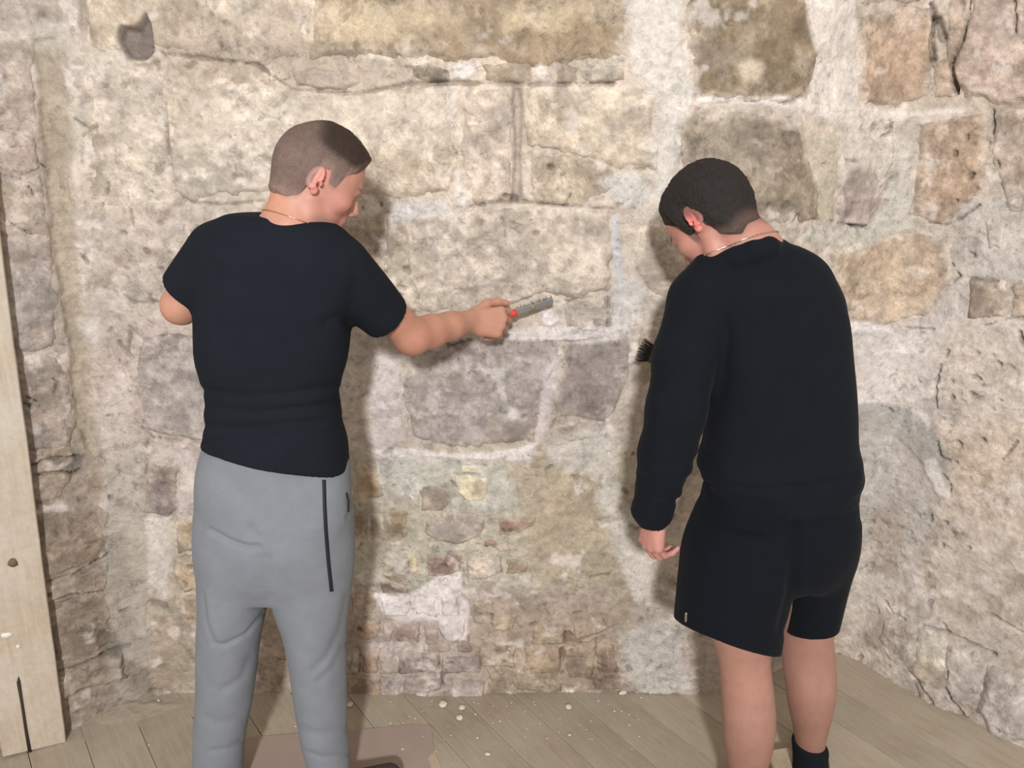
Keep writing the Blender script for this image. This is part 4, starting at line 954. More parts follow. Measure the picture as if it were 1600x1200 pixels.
    hem = np.array([P(313, 709, 1.66), P(545, 753, 1.68), P(430, 700, 1.86)]); nn = np.cross(hem[1] - hem[0], hem[2] - hem[0]); nn /= np.linalg.norm(nn); nn = nn if nn[2] < 0 else -nn
    rows = [row(337, 352, 480, 1.712, .048), row(352, 326, 520, 1.712, .072), row(380, 314, 545, 1.715, .092), row(430, 307, 553, 1.72, .110), row(500, 307, 549, 1.72, .116), row(560, 309, 542, 1.722, .114), row(610, 323, 529, 1.725, .108), row(650, 326, 531, 1.728, .110), row(700, 317, 541, 1.732, .120), row(740, 312, 545, 1.735, .126), row(800, 312, 547, 1.735, .126)]
    S.loft(rows, .01, pw=2.3, cap=.006, cut=(*nn, -nn @ hem[0]))
    dl = (el_l - sh_l) / np.linalg.norm(el_l - sh_l); dr = (el_r - sh_r) / np.linalg.norm(el_r - sh_r)
    he_l = P(293, 458, 1.742); he_r = P(605, 500, 1.795)
    for a, b, ra, rb, d in ((P(338, 394, 1.72), he_l, .060, .054, dl), (P(528, 424, 1.72), he_r, .072, .050, dr)):
        G = Field(S.ax[0][[0, -1]][[0, 0, 0]] * 0, (0, 0, 0), 1) if False else None
        def sl(x, y, z, a=a, b=b, ra=ra, rb=rb, d=d):
            ba = b + d * .05 - a; px, py, pz = x - a[0], y - a[1], z - a[2]; t = np.clip((px * ba[0] + py * ba[1] + pz * ba[2]) / (ba @ ba), 0, 1)
            r = np.sqrt((px - t * ba[0]) ** 2 + (py - t * ba[1]) ** 2 + (pz - t * ba[2]) ** 2) - (ra + (rb - ra) * t)
            e = (x - b[0]) * d[0] + (y - b[1]) * d[1] + (z - b[2]) * d[2]
            return -smin(-r, -e, .004)
        S.op(sl, np.minimum(a, b) - .09, np.maximum(a, b) + .09, .022)
    # neckline hollow and sleeve openings
    S.cone(H.w((0, -.02, -.05)), nb, .056, .062, .004, 'sub')
    S.cone(he_l + dl * -.012, he_l + dl * .06, .044, .047, .003, 'sub'); S.cone(he_r + dr * -.012, he_r + dr * .06, .041, .044, .003, 'sub')
    def wr(x, y, z):
        py = 600 - 0 * x; w = .0045 * np.exp(-((z - P(430, 655, 1.7)[2]) / .075) ** 2)
        n = vn3(x * 9, y * 9, z * 46 + 5 * vn3(x * 5, y * 5, z * 5, 2), 7) * 2
        big = vn3(x * 8 + z * 4, y * 8, z * 7 - x * 5, 9) * 2
        return w * n + .0028 * big + .0010 * vn3(x * 30, y * 30, z * 22, 4)
    S.wrinkle(wr)
    cr = [([(318, 612), (380, 622), (450, 618), (530, 604)], .006, .004), ([(326, 640), (400, 648), (470, 640), (532, 632)], .005, .004), ([(324, 668), (380, 672), (460, 662), (534, 660)], .006, .0035), ([(320, 690), (400, 690), (440, 682)], .005, .003),
          ([(548, 508), (530, 500), (512, 505)], .008, .006), ([(560, 420), (552, 470), (546, 505)], .010, .004), ([(308, 478), (330, 450), (336, 420)], .010, .005)]
    tee, VS, QS = obj_field('t_shirt', S, M_TEE, body, org, 2, None, cr); tee['label'] = 'plain black short-sleeved T-shirt'
    # --- sweatpants
    Tz = Field((P(285, 1000, 1.8)[0], 1.54, .03), (P(575, 1000, 1.8)[0], 1.92, 1.02), .0048)
    Tz.loft([row(690, 322, 536, 1.733, .112), row(730, 311, 544, 1.735, .118), row(780, 309, 548, 1.735, .124, -.006), row(830, 310, 550, 1.735, .128, -.010), row(880, 312, 550, 1.735, .118, -.004), row(925, 322, 540, 1.737, .085)], .01, pw=2.15, cap=.02)
    LL = [row(800, 311, 440, 1.732, .105), row(850, 311, 434, 1.732, .108), row(900, 312, 427, 1.735, .103), row(940, 311, 419, 1.737, .098), row(1000, 309, 406, 1.74, .088), row(1060, 308, 399, 1.745, .080), row(1100, 307, 394, 1.748, .077), row(1150, 305, 383, 1.75, .073), row(1200, 304, 379, 1.755, .068), row(1255, 306, 374, 1.76, .060)]
    RL = [row(800, 414, 550, 1.732, .105), row(850, 412, 551, 1.732, .108), row(900, 416, 549, 1.735, .103), row(940, 426, 547, 1.737, .098), row(1000, 447, 542, 1.74, .088), row(1060, 456, 541, 1.745, .080), row(1100, 461, 542, 1.748, .077), row(1150, 469, 543, 1.75, .073), row(1200, 483, 546, 1.755, .068), row(1255, 492, 545, 1.76, .060)]
    Tz.loft(LL, .016, cap=.01); Tz.loft(RL, .016, cap=.01)
    b1 = P(372, 800, 1.66); b2 = P(482, 800, 1.66); Tz.ell(b1 + [0, .035, 0], (.075, .075, .095), .03); Tz.ell(b2 + [0, .035, 0], (.075, .075, .095), .03)
    Tz.wrinkle(lambda x, y, z: .0055 * vn3(x * 7, y * 7, z * 9 + x * 4, 3) + .0022 * vn3(x * 22, y * 22, z * 13, 5) + .004 * vn3(x * 6, y * 6, z * 26, 8) * sstep(.30, .12, z))
    cr = [([(330, 832), (358, 848), (388, 858), (404, 857)], .0045, .008), ([(392, 828), (402, 842)], .007, .005), ([(415, 880), (417, 900), (423, 935)], .013, .007),
          ([(318, 930), (322, 972), (334, 1008), (352, 1010), (385, 994), (412, 962)], .004, .0055), ([(326, 930), (332, 975), (345, 998)], .008, -.004),
          ([(544, 935), (534, 985), (512, 1030), (490, 1050)], .008, .005), ([(538, 1010), (522, 1045), (500, 1066)], .007, .004), ([(412, 780), (410, 815)], .012, .005), ([(545, 780), (548, 800), (544, 812)], .004, .004),
          ([(392, 1030), (380, 1060), (350, 1080)], .008, .004), ([(378, 1160), (360, 1172), (330, 1176)], .006, .004), ([(312, 1120), (340, 1132), (380, 1126)], .008, .003), ([(470, 1140), (500, 1150), (540, 1140)], .008, .003), ([(480, 1178), (505, 1186), (544, 1180)], .005, .004)]
    tr, VT, QT = obj_field('sweatpants', Tz, M_GREY, body, org, 2, None, cr); tr['label'] = 'grey jersey sweatpants with a black side tape'
    r = ribbon('side_tape', VT, QT, [(506, 752), (507, 790), (509, 830), (513, 880), (518, 926)], 5.5, M_TAPE, tr, org); r['label'] = 'black tape'
    r = ribbon('pocket_seam', VT, QT, [(541, 772), (544.5, 786), (544, 802)], 2.2, M_TAPE, tr, org, n=14)
    # --- shoes
    for f, d in ((fl, dA), (fr, dB)):
        f = np.array([f[0], f[1], 0]); K = Field(f + [-.20, -.12, -.002], f + [.24, .26, .13], .0045); up = np.array([0, 0, 1.0])
        K.cone(f + d * -.045 + up * .045, f + d * .03 + up * .050, .040, .040, .02); K.cone(f + d * .03 + up * .042, f + d * .165 + up * .030, .041, .034, .02); K.cone(f + d * -.04 + up * .07, f + d * .01 + up * .07, .030, .034, .02)
        K.op(lambda x, y, z: -(z - .022), f - .3, f + .3, .004, 'cut')
        so = obj_field('shoe', K, M_SHOE, body, org)[0]
        K2 = Field(f + [-.20, -.12, -.004], f + [.24, .26, .05], .004); K2.cone(f + d * -.045 + up * .014, f + d * .06 + up * .014, .045, .045, .01); K2.cone(f + d * .06 + up * .014, f + d * .168 + up * .014, .046, .040, .01)
        K2.op(lambda x, y, z: z - .026 + 0 * x, f - .3, f + .3, .003, 'cut'); K2.op(lambda x, y, z: .0 - z + 0 * x, f - .3, f + .3, .003, 'cut')
        obj_field('sole', K2, M_SOLE, so, org)
    body.location.z += .0036            # standing on the cardboard
    return body, wr_r, hx_r, tool
PERSON_A = person_tshirt()
# ================================================================ person in the black sweatshirt and shorts
def person_sweatshirt():
    H = Head(P(1111, 344, 1.83), -40, 49, 0, .955)
    org = np.array([P(1200, 1000, 1.72)[0], 1.72, 0.0])
    sh_l, el_l, wr_l = P(1100, 452, 1.775), P(1058, 640, 1.70), P(1021, 793, 1.72)
    sh_r, el_r, wr_r = P(1262, 476, 1.80), P(1286, 640, 1.83), P(1120, 585, 1.985)
    lo = np.array([P(960, 800, 1.75)[0], 1.46, -.01]); hi = np.array([P(1365, 700, 1.9)[0], 2.10, 1.74])
    c = H.c; hl = wr_l + np.array([.02, .02, -.06])
    fx = [(c[0] - .125, c[0] + .125, .0026), (hl[0] - .07, hl[0] + .07, .003)]; fy = [(c[1] - .125, c[1] + .125, .0026), (hl[1] - .07, hl[1] + .08, .003)]; fz = [(c[2] - .15, c[2] + .14, .0026), (hl[2] - .07, hl[2] + .09, .003)]
    B = Field(lo, hi, .0075, (fx, fy, fz))
    B.loft([row(400, 1140, 1258, 1.80, .06), row(440, 1108, 1288, 1.79, .085), row(520, 1112, 1305, 1.775, .10), row(620, 1120, 1312, 1.755, .105), row(720, 1112, 1322, 1.735, .105), row(800, 1108, 1322, 1.72, .11), row(860, 1112, 1315, 1.715, .10)], .02)
    Lg = [row(830, 1095, 1225, 1.69, .09), row(920, 1092, 1212, 1.675, .080), row(985, 1108, 1207, 1.668, .068), row(1030, 1122, 1204, 1.665, .058, .004), row(1080, 1127, 1208, 1.665, .060, -.004), row(1115, 1128, 1210, 1.665, .062, -.008), row(1160, 1131, 1206, 1.668, .057, -.006), row(1200, 1138, 1197, 1.67, .048, -.002), row(1250, 1146, 1190, 1.675, .041), row(1296, 1147, 1188, 1.68, .041)]
    Rg = [row(830, 1215, 1325, 1.745, .09), row(920, 1216, 1306, 1.76, .078), row(985, 1219, 1300, 1.77, .066), row(1030, 1222, 1304, 1.775, .060, -.002), row(1065, 1226, 1304, 1.775, .060, -.008), row(1100, 1231, 1300, 1.778, .056, -.006), row(1145, 1241, 1291, 1.78, .046), row(1190, 1245, 1284, 1.785, .040), row(1228, 1244, 1284, 1.79, .038)]
    B.loft(Lg, .02); B.loft(Rg, .02)
    fl = P(1166, 1330, 1.69); fr = P(1264, 1240, 1.80); fl[2] = fr[2] = 0
    dl_, dr_ = [np.array([q[0] * .72, q[1], 0]) / math.hypot(q[0] * .72, q[1]) for q in (fl, fr)]; up = np.array([0, 0, 1.0])
    for f, d in ((fl, dl_), (fr, dr_)):
        B.cone(f + up * .10, f + d * .01 + up * .045, .036, .034, .02); B.cone(f + d * -.03 + up * .035, f + d * .17 + up * .030, .030, .026, .02)
    # arms (inside the sleeves)
    B.cone(sh_l, el_l, .046, .038, .02); B.chain([el_l, el_l * .6 + wr_l * .4, wr_l], [.038, .038, .028], .015)
    B.cone(sh_r, el_r, .040, .038, .02); B.chain([el_r, el_r * .6 + wr_r * .4, wr_r], [.038, .038, .028], .015)
    nb = P(1176, 398, 1.795)
    B.cone(H.w((0, -.034, -.050)), nb, .055, .060, .03); B.cone(nb, nb + [0, 0, -.05], .062, .085, .03)
    H.build(B)
    hand(B, wr_l + np.array([0, 0, -.023]), (-.03, .12, -1.0), (-.90, -.45, .05), -1, [(.55, .85, .5), (.60, .90, .55), (.65, .95, .55), (.70, 1.0, .6)], [((.65, .62, -.35), .042), ((.85, .30, -.45), .034), ((.9, .1, -.5), .026)], .96)
    hand(B, wr_r, (-.72, .62, .1), (.2, -.1, 1.0), 1, [(.85, 1.1, .6)] * 4, [((.7, .5, -.4), .042), ((.9, .1, -.4), .034), ((.9, -.1, -.4), .026)], .96)
    def skin(V):
        L = H.loc(V); col = np.tile(lin((188, 138, 120)), (len(V), 1)); head = (np.abs(L).max(1) < .15)
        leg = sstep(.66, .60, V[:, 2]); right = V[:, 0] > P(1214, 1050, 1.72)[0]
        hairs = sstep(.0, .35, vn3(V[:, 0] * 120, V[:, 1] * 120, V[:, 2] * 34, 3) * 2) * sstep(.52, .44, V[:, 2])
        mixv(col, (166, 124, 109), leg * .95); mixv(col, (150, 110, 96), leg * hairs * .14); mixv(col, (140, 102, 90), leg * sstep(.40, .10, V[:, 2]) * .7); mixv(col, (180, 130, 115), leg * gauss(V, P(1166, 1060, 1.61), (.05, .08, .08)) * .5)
        mixv(col, (194, 136, 122), head * .7)
        ear = head * sstep(.068, .078, np.abs(L[:, 0])) * (np.abs(L[:, 1] + .02) < .05) * sstep(-.05, -.02, L[:, 2]) * (L[:, 2] < .045); mixv(col, (226, 128, 120), ear)
        mixv(col, (174, 104, 98), gauss(L, (0, .098, -.062), (.018, .010, .008)) * head)
        beard = head * sstep(-.05, -.08, L[:, 2]) * sstep(-.01, .03, L[:, 1]); mixv(col, (128, 100, 90), beard * .4)
        mixv(col, (40, 32, 28), head * gauss(np.abs(L), (.034, .092, .026), (.016, .014, .004)) * 1.2)
        h = hairline(L, 'crop'); mixv(col, (96, 76, 70), head * sstep(-.020, .006, h) * (L[:, 1] < .05) * .8)
        hand_ = sstep(.14, .08, np.linalg.norm(V - hl, axis=1)); mixv(col, (204, 144, 132), hand_ * .8)
        return col
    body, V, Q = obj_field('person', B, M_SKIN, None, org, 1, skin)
    tag(body, 'person in black sweatshirt and black shorts seen from behind, head bowed', 'person')
    for x in (-1, 1):
        e = H.w((.031 * x, .0775, .002)); E = Field(e - .016, e + .016, .0016); H.ell(E, (.031 * x, .0775, .002), (.0112, .0112, .0112)); obj_field('eye', E, M_EYE, body, org)
    def hc(W):
        L = H.loc(W); c = np.tile(lin((44, 39, 37)), (len(W), 1)); mixv(c, (92, 74, 68), sstep(.030, .002, hairline(L, 'crop')) * (L[:, 1] < .0) * .9); return c
    make_hair(H, 'crop', body, org, hc)
    ring = neck_ring(V, Q, P(1168, 380, 1.795), (-.36, .42, 1.0)); tube('necklace', ring, .0016, M_SILVER, body, org, True, 6, .35)
    # --- sweatshirt
    S = Field((P(962, 800, 1.75)[0], 1.54, .70), (P(1372, 700, 1.8)[0], 2.04, 1.56), .0048)
    S.loft([row(380, 1158, 1240, 1.80, .045), row(390, 1132, 1262, 1.80, .066), row(408, 1106, 1287, 1.797, .085), row(440, 1094, 1306, 1.79, .105), row(490, 1090, 1320, 1.782, .118), row(560, 1098, 1328, 1.770, .126), row(640, 1102, 1334, 1.755, .130), row(690, 1100, 1337, 1.742, .132), row(722, 1093, 1344, 1.732, .134), row(740, 1094, 1344, 1.730, .133), row(756, 1100, 1338, 1.727, .126), row(775, 1102, 1336, 1.725, .124)], .01, pw=2.2, cap=.010)
    S.chain([P(1122, 432, 1.785), P(1098, 470, 1.775), P(1072, 560, 1.735), el_l, P(1043, 705, 1.705), P(1032, 752, 1.712)], [.064, .072, .070, .066, .060, .052], .018)
    S.cone(P(1027, 768, 1.715), P(1022, 798, 1.72), .049, .047, .010); S.ell(P(1011, 797, 1.715), (.036, .036, .032), .008); S.cone(P(1021, 800, 1.72), P(1019, 814, 1.722), .044, .034, .006)
    S.chain([P(1252, 438, 1.795), P(1274, 482, 1.80), P(1284, 560, 1.815), el_r, el_r * .55 + wr_r * .45, wr_r + (el_r - wr_r) * .10], [.056, .056, .054, .058, .054, .042], .018)
    S.cone(H.w((0, -.02, -.05)), nb, .055, .0615, .004, 'sub'); S.cone(nb + [0, 0, .0], nb + [0, 0, .06], .058, .062, .004, 'sub')
    S.cone(P(1019, 806, 1.722), P(1014, 836, 1.726), .030, .033, .003, 'sub')
    S.chain([P(1112, 420, 1.775), P(1130, 412, 1.752), P(1152, 403, 1.735), P(1176, 394, 1.730), P(1200, 388, 1.742), P(1216, 389, 1.79), P(1208, 394, 1.84)], [.016, .020, .021, .021, .021, .020, .018], .014)
    def wr(x, y, z):
        arm = sstep(P(1110, 640, 1.72)[0], P(1090, 640, 1.72)[0], x + .12 * (z - 1.1)); zl = P(1040, 740, 1.71)[2]
        n = vn3(x * 16, y * 16, z * 40 + 4 * vn3(x * 6, y * 6, z * 6, 2), 7) * 2
        return arm * .0055 * n * np.exp(-((z - zl) / .07) ** 2) + .0035 * vn3(x * 7 + z * 5, y * 7, z * 6 - x * 5, 9) * 2 + .0016 * vn3(x * 22, y * 22, z * 16, 4) + .004 * n * np.exp(-((z - P(1300, 735, 1.73)[2]) / .03) ** 2) * (1 - arm)
    S.wrinkle(wr)
    cr = [([(1120, 470), (1135, 520), (1128, 600), (1110, 690)], .010, .007), ([(1105, 758), (1180, 764), (1260, 760), (1340, 742)], .0045, .006), ([(1225, 560), (1190, 650), (1150, 720)], .014, .0035), ([(1290, 600), (1260, 680), (1230, 730)], .014, .003), ([(1000, 748), (1030, 756), (1070, 742)], .005, .005), ([(990, 785), (1020, 778), (1060, 782)], .005, .005), ([(1008, 720), (1040, 730), (1080, 716)], .007, .004), ([(1030, 610), (1060, 622), (1100, 610)], .010, .003)]
    sw, VS, QS = obj_field('sweatshirt', S, M_SWEAT, body, org, 2, None, cr); sw['label'] = 'black long-sleeved sweatshirt with ribbed hem'
    # --- shorts
    Z = Field((P(1020, 1000, 1.6)[0], 1.52, .44), (P(1365, 900, 1.8)[0], 1.92, .99), .0048)
    Z.loft([row(752, 1102, 1336, 1.725, .120), row(790, 1094, 1338, 1.722, .126), row(830, 1080, 1337, 1.72, .132, -.006), row(875, 1072, 1330, 1.718, .122), row(905, 1085, 1318, 1.718, .09)], .01, pw=2.2, cap=.02)
    hl1 = np.array([P(1054, 968, 1.66), P(1190, 1019, 1.60), P(1190, 1000, 1.76)]); n1 = np.cross(hl1[1] - hl1[0], hl1[2] - hl1[0]); n1 /= np.linalg.norm(n1); n1 = n1 if n1[2] < 0 else -n1
    hl2 = np.array([P(1218, 984, 1.76), P(1302, 972, 1.78), P(1260, 994, 1.70)]); n2 = np.cross(hl2[1] - hl2[0], hl2[2] - hl2[0]); n2 /= np.linalg.norm(n2); n2 = n2 if n2[2] < 0 else -n2
    Z.loft([row(800, 1092, 1232, 1.70, .118), row(850, 1070, 1242, 1.685, .122), row(900, 1062, 1240, 1.675, .118), row(940, 1058, 1232, 1.670, .112), row(980, 1054, 1222, 1.665, .106), row(1060, 1050, 1214, 1.66, .10)], .012, cap=.008, pw=2.2, cut=(*n1, -n1 @ hl1[0]))
    Z.loft([row(800, 1210, 1337, 1.735, .112), row(850, 1212, 1334, 1.745, .112), row(900, 1214, 1321, 1.755, .106), row(940, 1216, 1312, 1.762, .10), row(975, 1217, 1304, 1.766, .096), row(1040, 1218, 1296, 1.77, .092)], .012, cap=.008, pw=2.2, cut=(*n2, -n2 @ hl2[0]))
    k1 = P(1165, 1040, 1.665); k2 = P(1260, 1030, 1.772)
    Z.cone(P(1140, 1000, 1.665), k1, .068, .075, .004, 'sub'); Z.cone(P(1260, 985, 1.77), k2, .056, .062, .004, 'sub')
    Z.wrinkle(lambda x, y, z: .005 * vn3(x * 8, y * 8, z * 5 + x * 3, 3) + .002 * vn3(x * 24, y * 24, z * 10, 5))
    cr = [([(1236, 800), (1244, 860), (1236, 930), (1222, 985)], .009, .010), ([(1110, 830), (1130, 890), (1120, 950)], .014, .003), ([(1290, 810), (1270, 880), (1262, 950)], .012, .003), ([(1100, 786), (1180, 792), (1260, 788), (1336, 770)], .006, .004)]
    so, VZ, QZ = obj_field('shorts', Z, M_SHORT, body, org, 2, None, cr); so['label'] = 'black loose knee-length shorts'
    rb = ribbon('zip_pull', VZ, QZ, [(1072.5, 957), (1072, 972)], 3.0, M_SILVER, so, org, n=6); rb['label'] = 'small pale zip pull'
    # --- socks and shoes
    for f, d, rows in ((fl, dl_, [row(1222, 1138, 1196, 1.672, .047), row(1260, 1141, 1194, 1.676, .045), row(1310, 1142, 1192, 1.685, .045)]), (fr, dr_, [row(1158, 1238, 1289, 1.781, .049), row(1185, 1240, 1286, 1.784, .046), row(1210, 1239, 1287, 1.788, .044), row(1235, 1238, 1288, 1.79, .042)])):
        K = Field(f + [-.12, -.13, .03], f + [.12, .10, .24], .004)
        if f is fr: K.loft(rows, .01, cap=.004); p = P(1264, 1170, 1.73); K.op(lambda x, y, z: (z - p[2]) - .35 * (y - p[1]) + .10 * (x - p[0]), f - .3, f + .3, .003, 'cut', 0)
        else: K.loft(rows, .01, cap=.004)
        K.cone(f + up * .10, f + d * .01 + up * .045, .036, .037, .02); K.cone(f + d * -.03 + up * .042, f + d * .06 + up * .042, .034, .034, .02)
        obj_field('sock', K, M_SOCK, body, org)
        K = Field(f + [-.16, -.14, -.002], f + [.16, .27, .13], .0045)
        K.cone(f + d * -.04 + up * .038, f + d * .03 + up * .040, .038, .038, .02); K.cone(f + d * .03 + up * .040, f + d * .16 + up * .028, .039, .032, .02); K.cone(f + d * -.04 + up * .05, f + d * .01 + up * .05, .034, .036, .02)
        K.op(lambda x, y, z: -(z - .022) + 0 * x, f - .3, f + .3, .004, 'cut')
        so_ = obj_field('shoe', K, M_SHOE, body, org)[0]
        K2 = Field(f + [-.16, -.14, -.004], f + [.16, .27, .05], .004); K2.cone(f + d * -.045 + up * .014, f + d * .06 + up * .014, .041, .041, .01); K2.cone(f + d * .06 + up * .014, f + d * .165 + up * .014, .042, .035, .01)
        K2.op(lambda x, y, z: z - .026 + 0 * x, f - .3, f + .3, .003, 'cut'); K2.op(lambda x, y, z: -z + 0 * x, f - .3, f + .3, .003, 'cut')
        obj_field('sole', K2, M_SOLE, so_, org)
    return body, wr_r
PERSON_B = person_sweatshirt()
# ================================================================ tools
def empty(name, loc):
    o = bpy.data.objects.new(name, None); COL.objects.link(o); o.location = loc; o.empty_display_size = .05; return o
def frame_at(p, T, back):
    T = T / np.linalg.norm(T); B_ = np.asarray(back, float) - T * (np.asarray(back, float) @ T); B_ /= np.linalg.norm(B_); return T, B_, np.cross(T, B_)
def lathe(prof, T, p, seg=20):
    a = np.cross(T, [0, 0, 1.0]); a /= np.linalg.norm(a); b = np.cross(T, a); V = []; F = []
    for t, r in prof:
        for k in range(seg): V.append(p + T * t + r * (a * math.cos(2 * math.pi * k / seg) + b * math.sin(2 * math.pi * k / seg)))
    n = len(prof)
    for i in range(n - 1):
        for k in range(seg): F.append((i * seg + k, i * seg + (k + 1) % seg, (i + 1) * seg + (k + 1) % seg, (i + 1) * seg + k))
    return np.array(V), np.array(F)
def slab(p0, p1, w, h, T, W, Hh, bev=.0015):
    bm = bmesh.new(); L = np.linalg.norm(p1 - p0); bmesh.ops.create_cube(bm, size=1.0)
    for v in bm.verts: v.co = Vector((v.co.x * L, v.co.y * w, v.co.z * h))
    bmesh.ops.bevel(bm, geom=list(bm.edges), offset=bev, segments=2, affect='EDGES')
    c = (p0 + p1) / 2
    for v in bm.verts: v.co = Vector(c + T * v.co.x + W * v.co.y + Hh * v.co.z)
    bmesh.ops.recalc_face_normals(bm, faces=bm.faces)
    me = bpy.data.meshes.new('slab'); bm.to_mesh(me); bm.free(); return me
def shift(me, org):
    for v in me.vertices: v.co -= Vector(org)
    return me
def bristle_mesh(roots, dirs, L, r):
    V = []; F = []
    for p, d, l in zip(roots, dirs, L):
        a = np.cross(d, [0, 0, 1.0]); a /= np.linalg.norm(a); b = np.cross(d, a); i = len(V)
        for k in range(3): V.append(p + r * (a * math.cos(2.1 * k) + b * math.sin(2.1 * k)))
        for k in range(3): V.append(p + d * l + .5 * r * (a * math.cos(2.1 * k) + b * math.sin(2.1 * k)))
        for k in range(3): F.append((i + k, i + (k + 1) % 3, i + 3 + (k + 1) % 3, i + 3 + k))
        F.append((i + 3, i + 4, i + 5, i + 5))
    return np.array(V), np.array([f for f in F if f[2] != f[3]])
M_RED = flat_mat('red_plastic', (214, 66, 52), .45); M_STEEL = flat_mat('worn_steel', (176, 176, 174), .34, .6, 120, .25, .2); M_DARKSTEEL = flat_mat('dark_bristle_wire', (70, 68, 66), .5, .6)
M_COPPER = flat_mat('copper_rivet', (186, 128, 100), .5, .4); M_BRISTLE = flat_mat('dark_bristle', (44, 40, 38), .8); M_HANDLEWOOD = flat_mat('varnished_wood', (150, 104, 66), .5, 0, 40, .2)
rb_ = random.Random(3)
def wire_brush():
    a = P(742, 508, 2.040); h = P(807, 488, 2.072); e = P(864, 470, 2.100); T = (e - h) / np.linalg.norm(e - h); T2, Bk, W = frame_at(h, T, (0, 1, .25))
    root = tag(empty('wire_brush', h), 'small steel wire brush with red handle held against the wall', 'brush'); Th = (h - a) / np.linalg.norm(h - a); Lh = np.linalg.norm(h - a)
    V, F = lathe([(0, .001), (.002, .008), (.012, .011), (Lh * .5, .0105), (Lh - .012, .0095), (Lh - .003, .0105), (Lh, .0085), (Lh + .001, .001)], Th, a); link('handle', mesh_np('handle', V - h, F), M_RED, root)['label'] = 'red handle'
    L = np.linalg.norm(e - h)
    me = slab(h - T * .004, e, .016, .005, T, W, Bk); link('steel_bar', shift(me, h), M_STEEL, root)['label'] = 'flat steel bar'
    V, F = lathe([(0, .0001), (0, .0045), (.004, .004), (.005, .0001)], -Bk, h + T * L * .45 - Bk * .001, 14); link('rivet', mesh_np('rivet', V - h, F), M_COPPER, root)['label'] = 'copper rivet'
    R = []; D = []; Ls = []
    for i in range(30):
        for j in range(5):
            t = L * (.05 + .93 * i / 29); R.append(h + T * t + W * (-.006 + .003 * j) + Bk * .002); d = Bk + T * rb_.uniform(-.25, .25) + W * rb_.uniform(-.3, .3); D.append(d / np.linalg.norm(d)); Ls.append(.017 + rb_.uniform(-.003, .003))
    for i in range(40):       # splayed tuft on the upper edge near the tip
        t = L * rb_.uniform(.55, 1.0); R.append(h + T * t); d = np.array([rb_.uniform(-.4, .5), .35, 1.0]); D.append(d / np.linalg.norm(d)); Ls.append(rb_.uniform(.008, .016))
    V, F = bristle_mesh(R, D, Ls, .0007)
    tag(link('wire_bristles', mesh_np('wire_bristles', V - h, F), M_DARKSTEEL, root), 'dark wire bristles', kind='stuff')
wire_brush()
def hand_brush():
    g = P(1066, 570, 2.040); h = P(1024, 555, 2.080); e = P(998, 545, 2.100); T = (e - h) / np.linalg.norm(e - h); T2, Bk, W = frame_at(h, T, (0, 1, 0))
    root = tag(empty('scrub_brush', h), 'dark bristle brush jutting out beside the black sweatshirt sleeve', 'brush'); Th = (h - g) / np.linalg.norm(h - g); Lh = np.linalg.norm(h - g)
    V, F = lathe([(-.03, .001), (-.028, .009), (0, .011), (Lh * .6, .010), (Lh, .012), (Lh + .001, .001)], Th, g); link('handle', mesh_np('handle', V - h, F), M_HANDLEWOOD, root)
    link('ferrule', shift(slab(h - T * .004, h + T * .012, .046, .016, T, W, Bk), h), M_DARKSTEEL, root)
    R = []; D = []; Ls = []
    for i in range(26):
        for j in range(6):
            R.append(h + T * .010 + W * (-.021 + .042 * i / 25) + Bk * (-.006 + .0024 * j)); d = T + W * ((i / 25 - .5) * .7 + rb_.uniform(-.12, .12)) + Bk * rb_.uniform(-.15, .2); D.append(d / np.linalg.norm(d)); Ls.append(.036 + rb_.uniform(-.008, .004))
    V, F = bristle_mesh(R, D, Ls, .0009)
    tag(link('bristles', mesh_np('bristles', V - h, F), M_BRISTLE, root), 'dark bristles', kind='stuff')
hand_brush()

# ================================================================ plank on the left, mat, offcut, dust, crumbs
def plank_mat(name, a, b_, dust, stretch=(14, 14, 1.1)):
    m, nt, b = new_mat(name); co = objco(nt, stretch); co2 = objco(nt)
    g = noise(nt, 5, 6, .62, co, .8); d = noise(nt, 3.5, 5, .6, co2); s = noise(nt, 60, 4, .7, co2)
    c = mixc(nt, ramp(nt, g, [(.3, 0.0), (.7, 1.0)]), tuple(lin(a)), tuple(lin(b_)))
    c = mixc(nt, ramp(nt, d, [(.40, 0.0), (.66, .8)]), c, tuple(lin(dust))); c = mixc(nt, 1.0, c, ramp(nt, s, [(.3, .9), (.65, 1.05)]), 'MULTIPLY')
    nt.links.new(c, b.inputs['Base Color']); b.inputs['Roughness'].default_value = .75; p = bump(nt, b, g, .25, .004); bump(nt, b, s, .2, .002, p); return m
M_PLANK = plank_mat('dusty_plank_wood', (178, 160, 140), (196, 180, 160), (200, 192, 180)); M_KNOT = flat_mat('dark_knot', (116, 92, 74), .8, 0, 90, .3); M_OFFCUT = plank_mat('pale_offcut_wood', (176, 156, 128), (198, 180, 152), (196, 186, 168), (10, 1.2, 10))
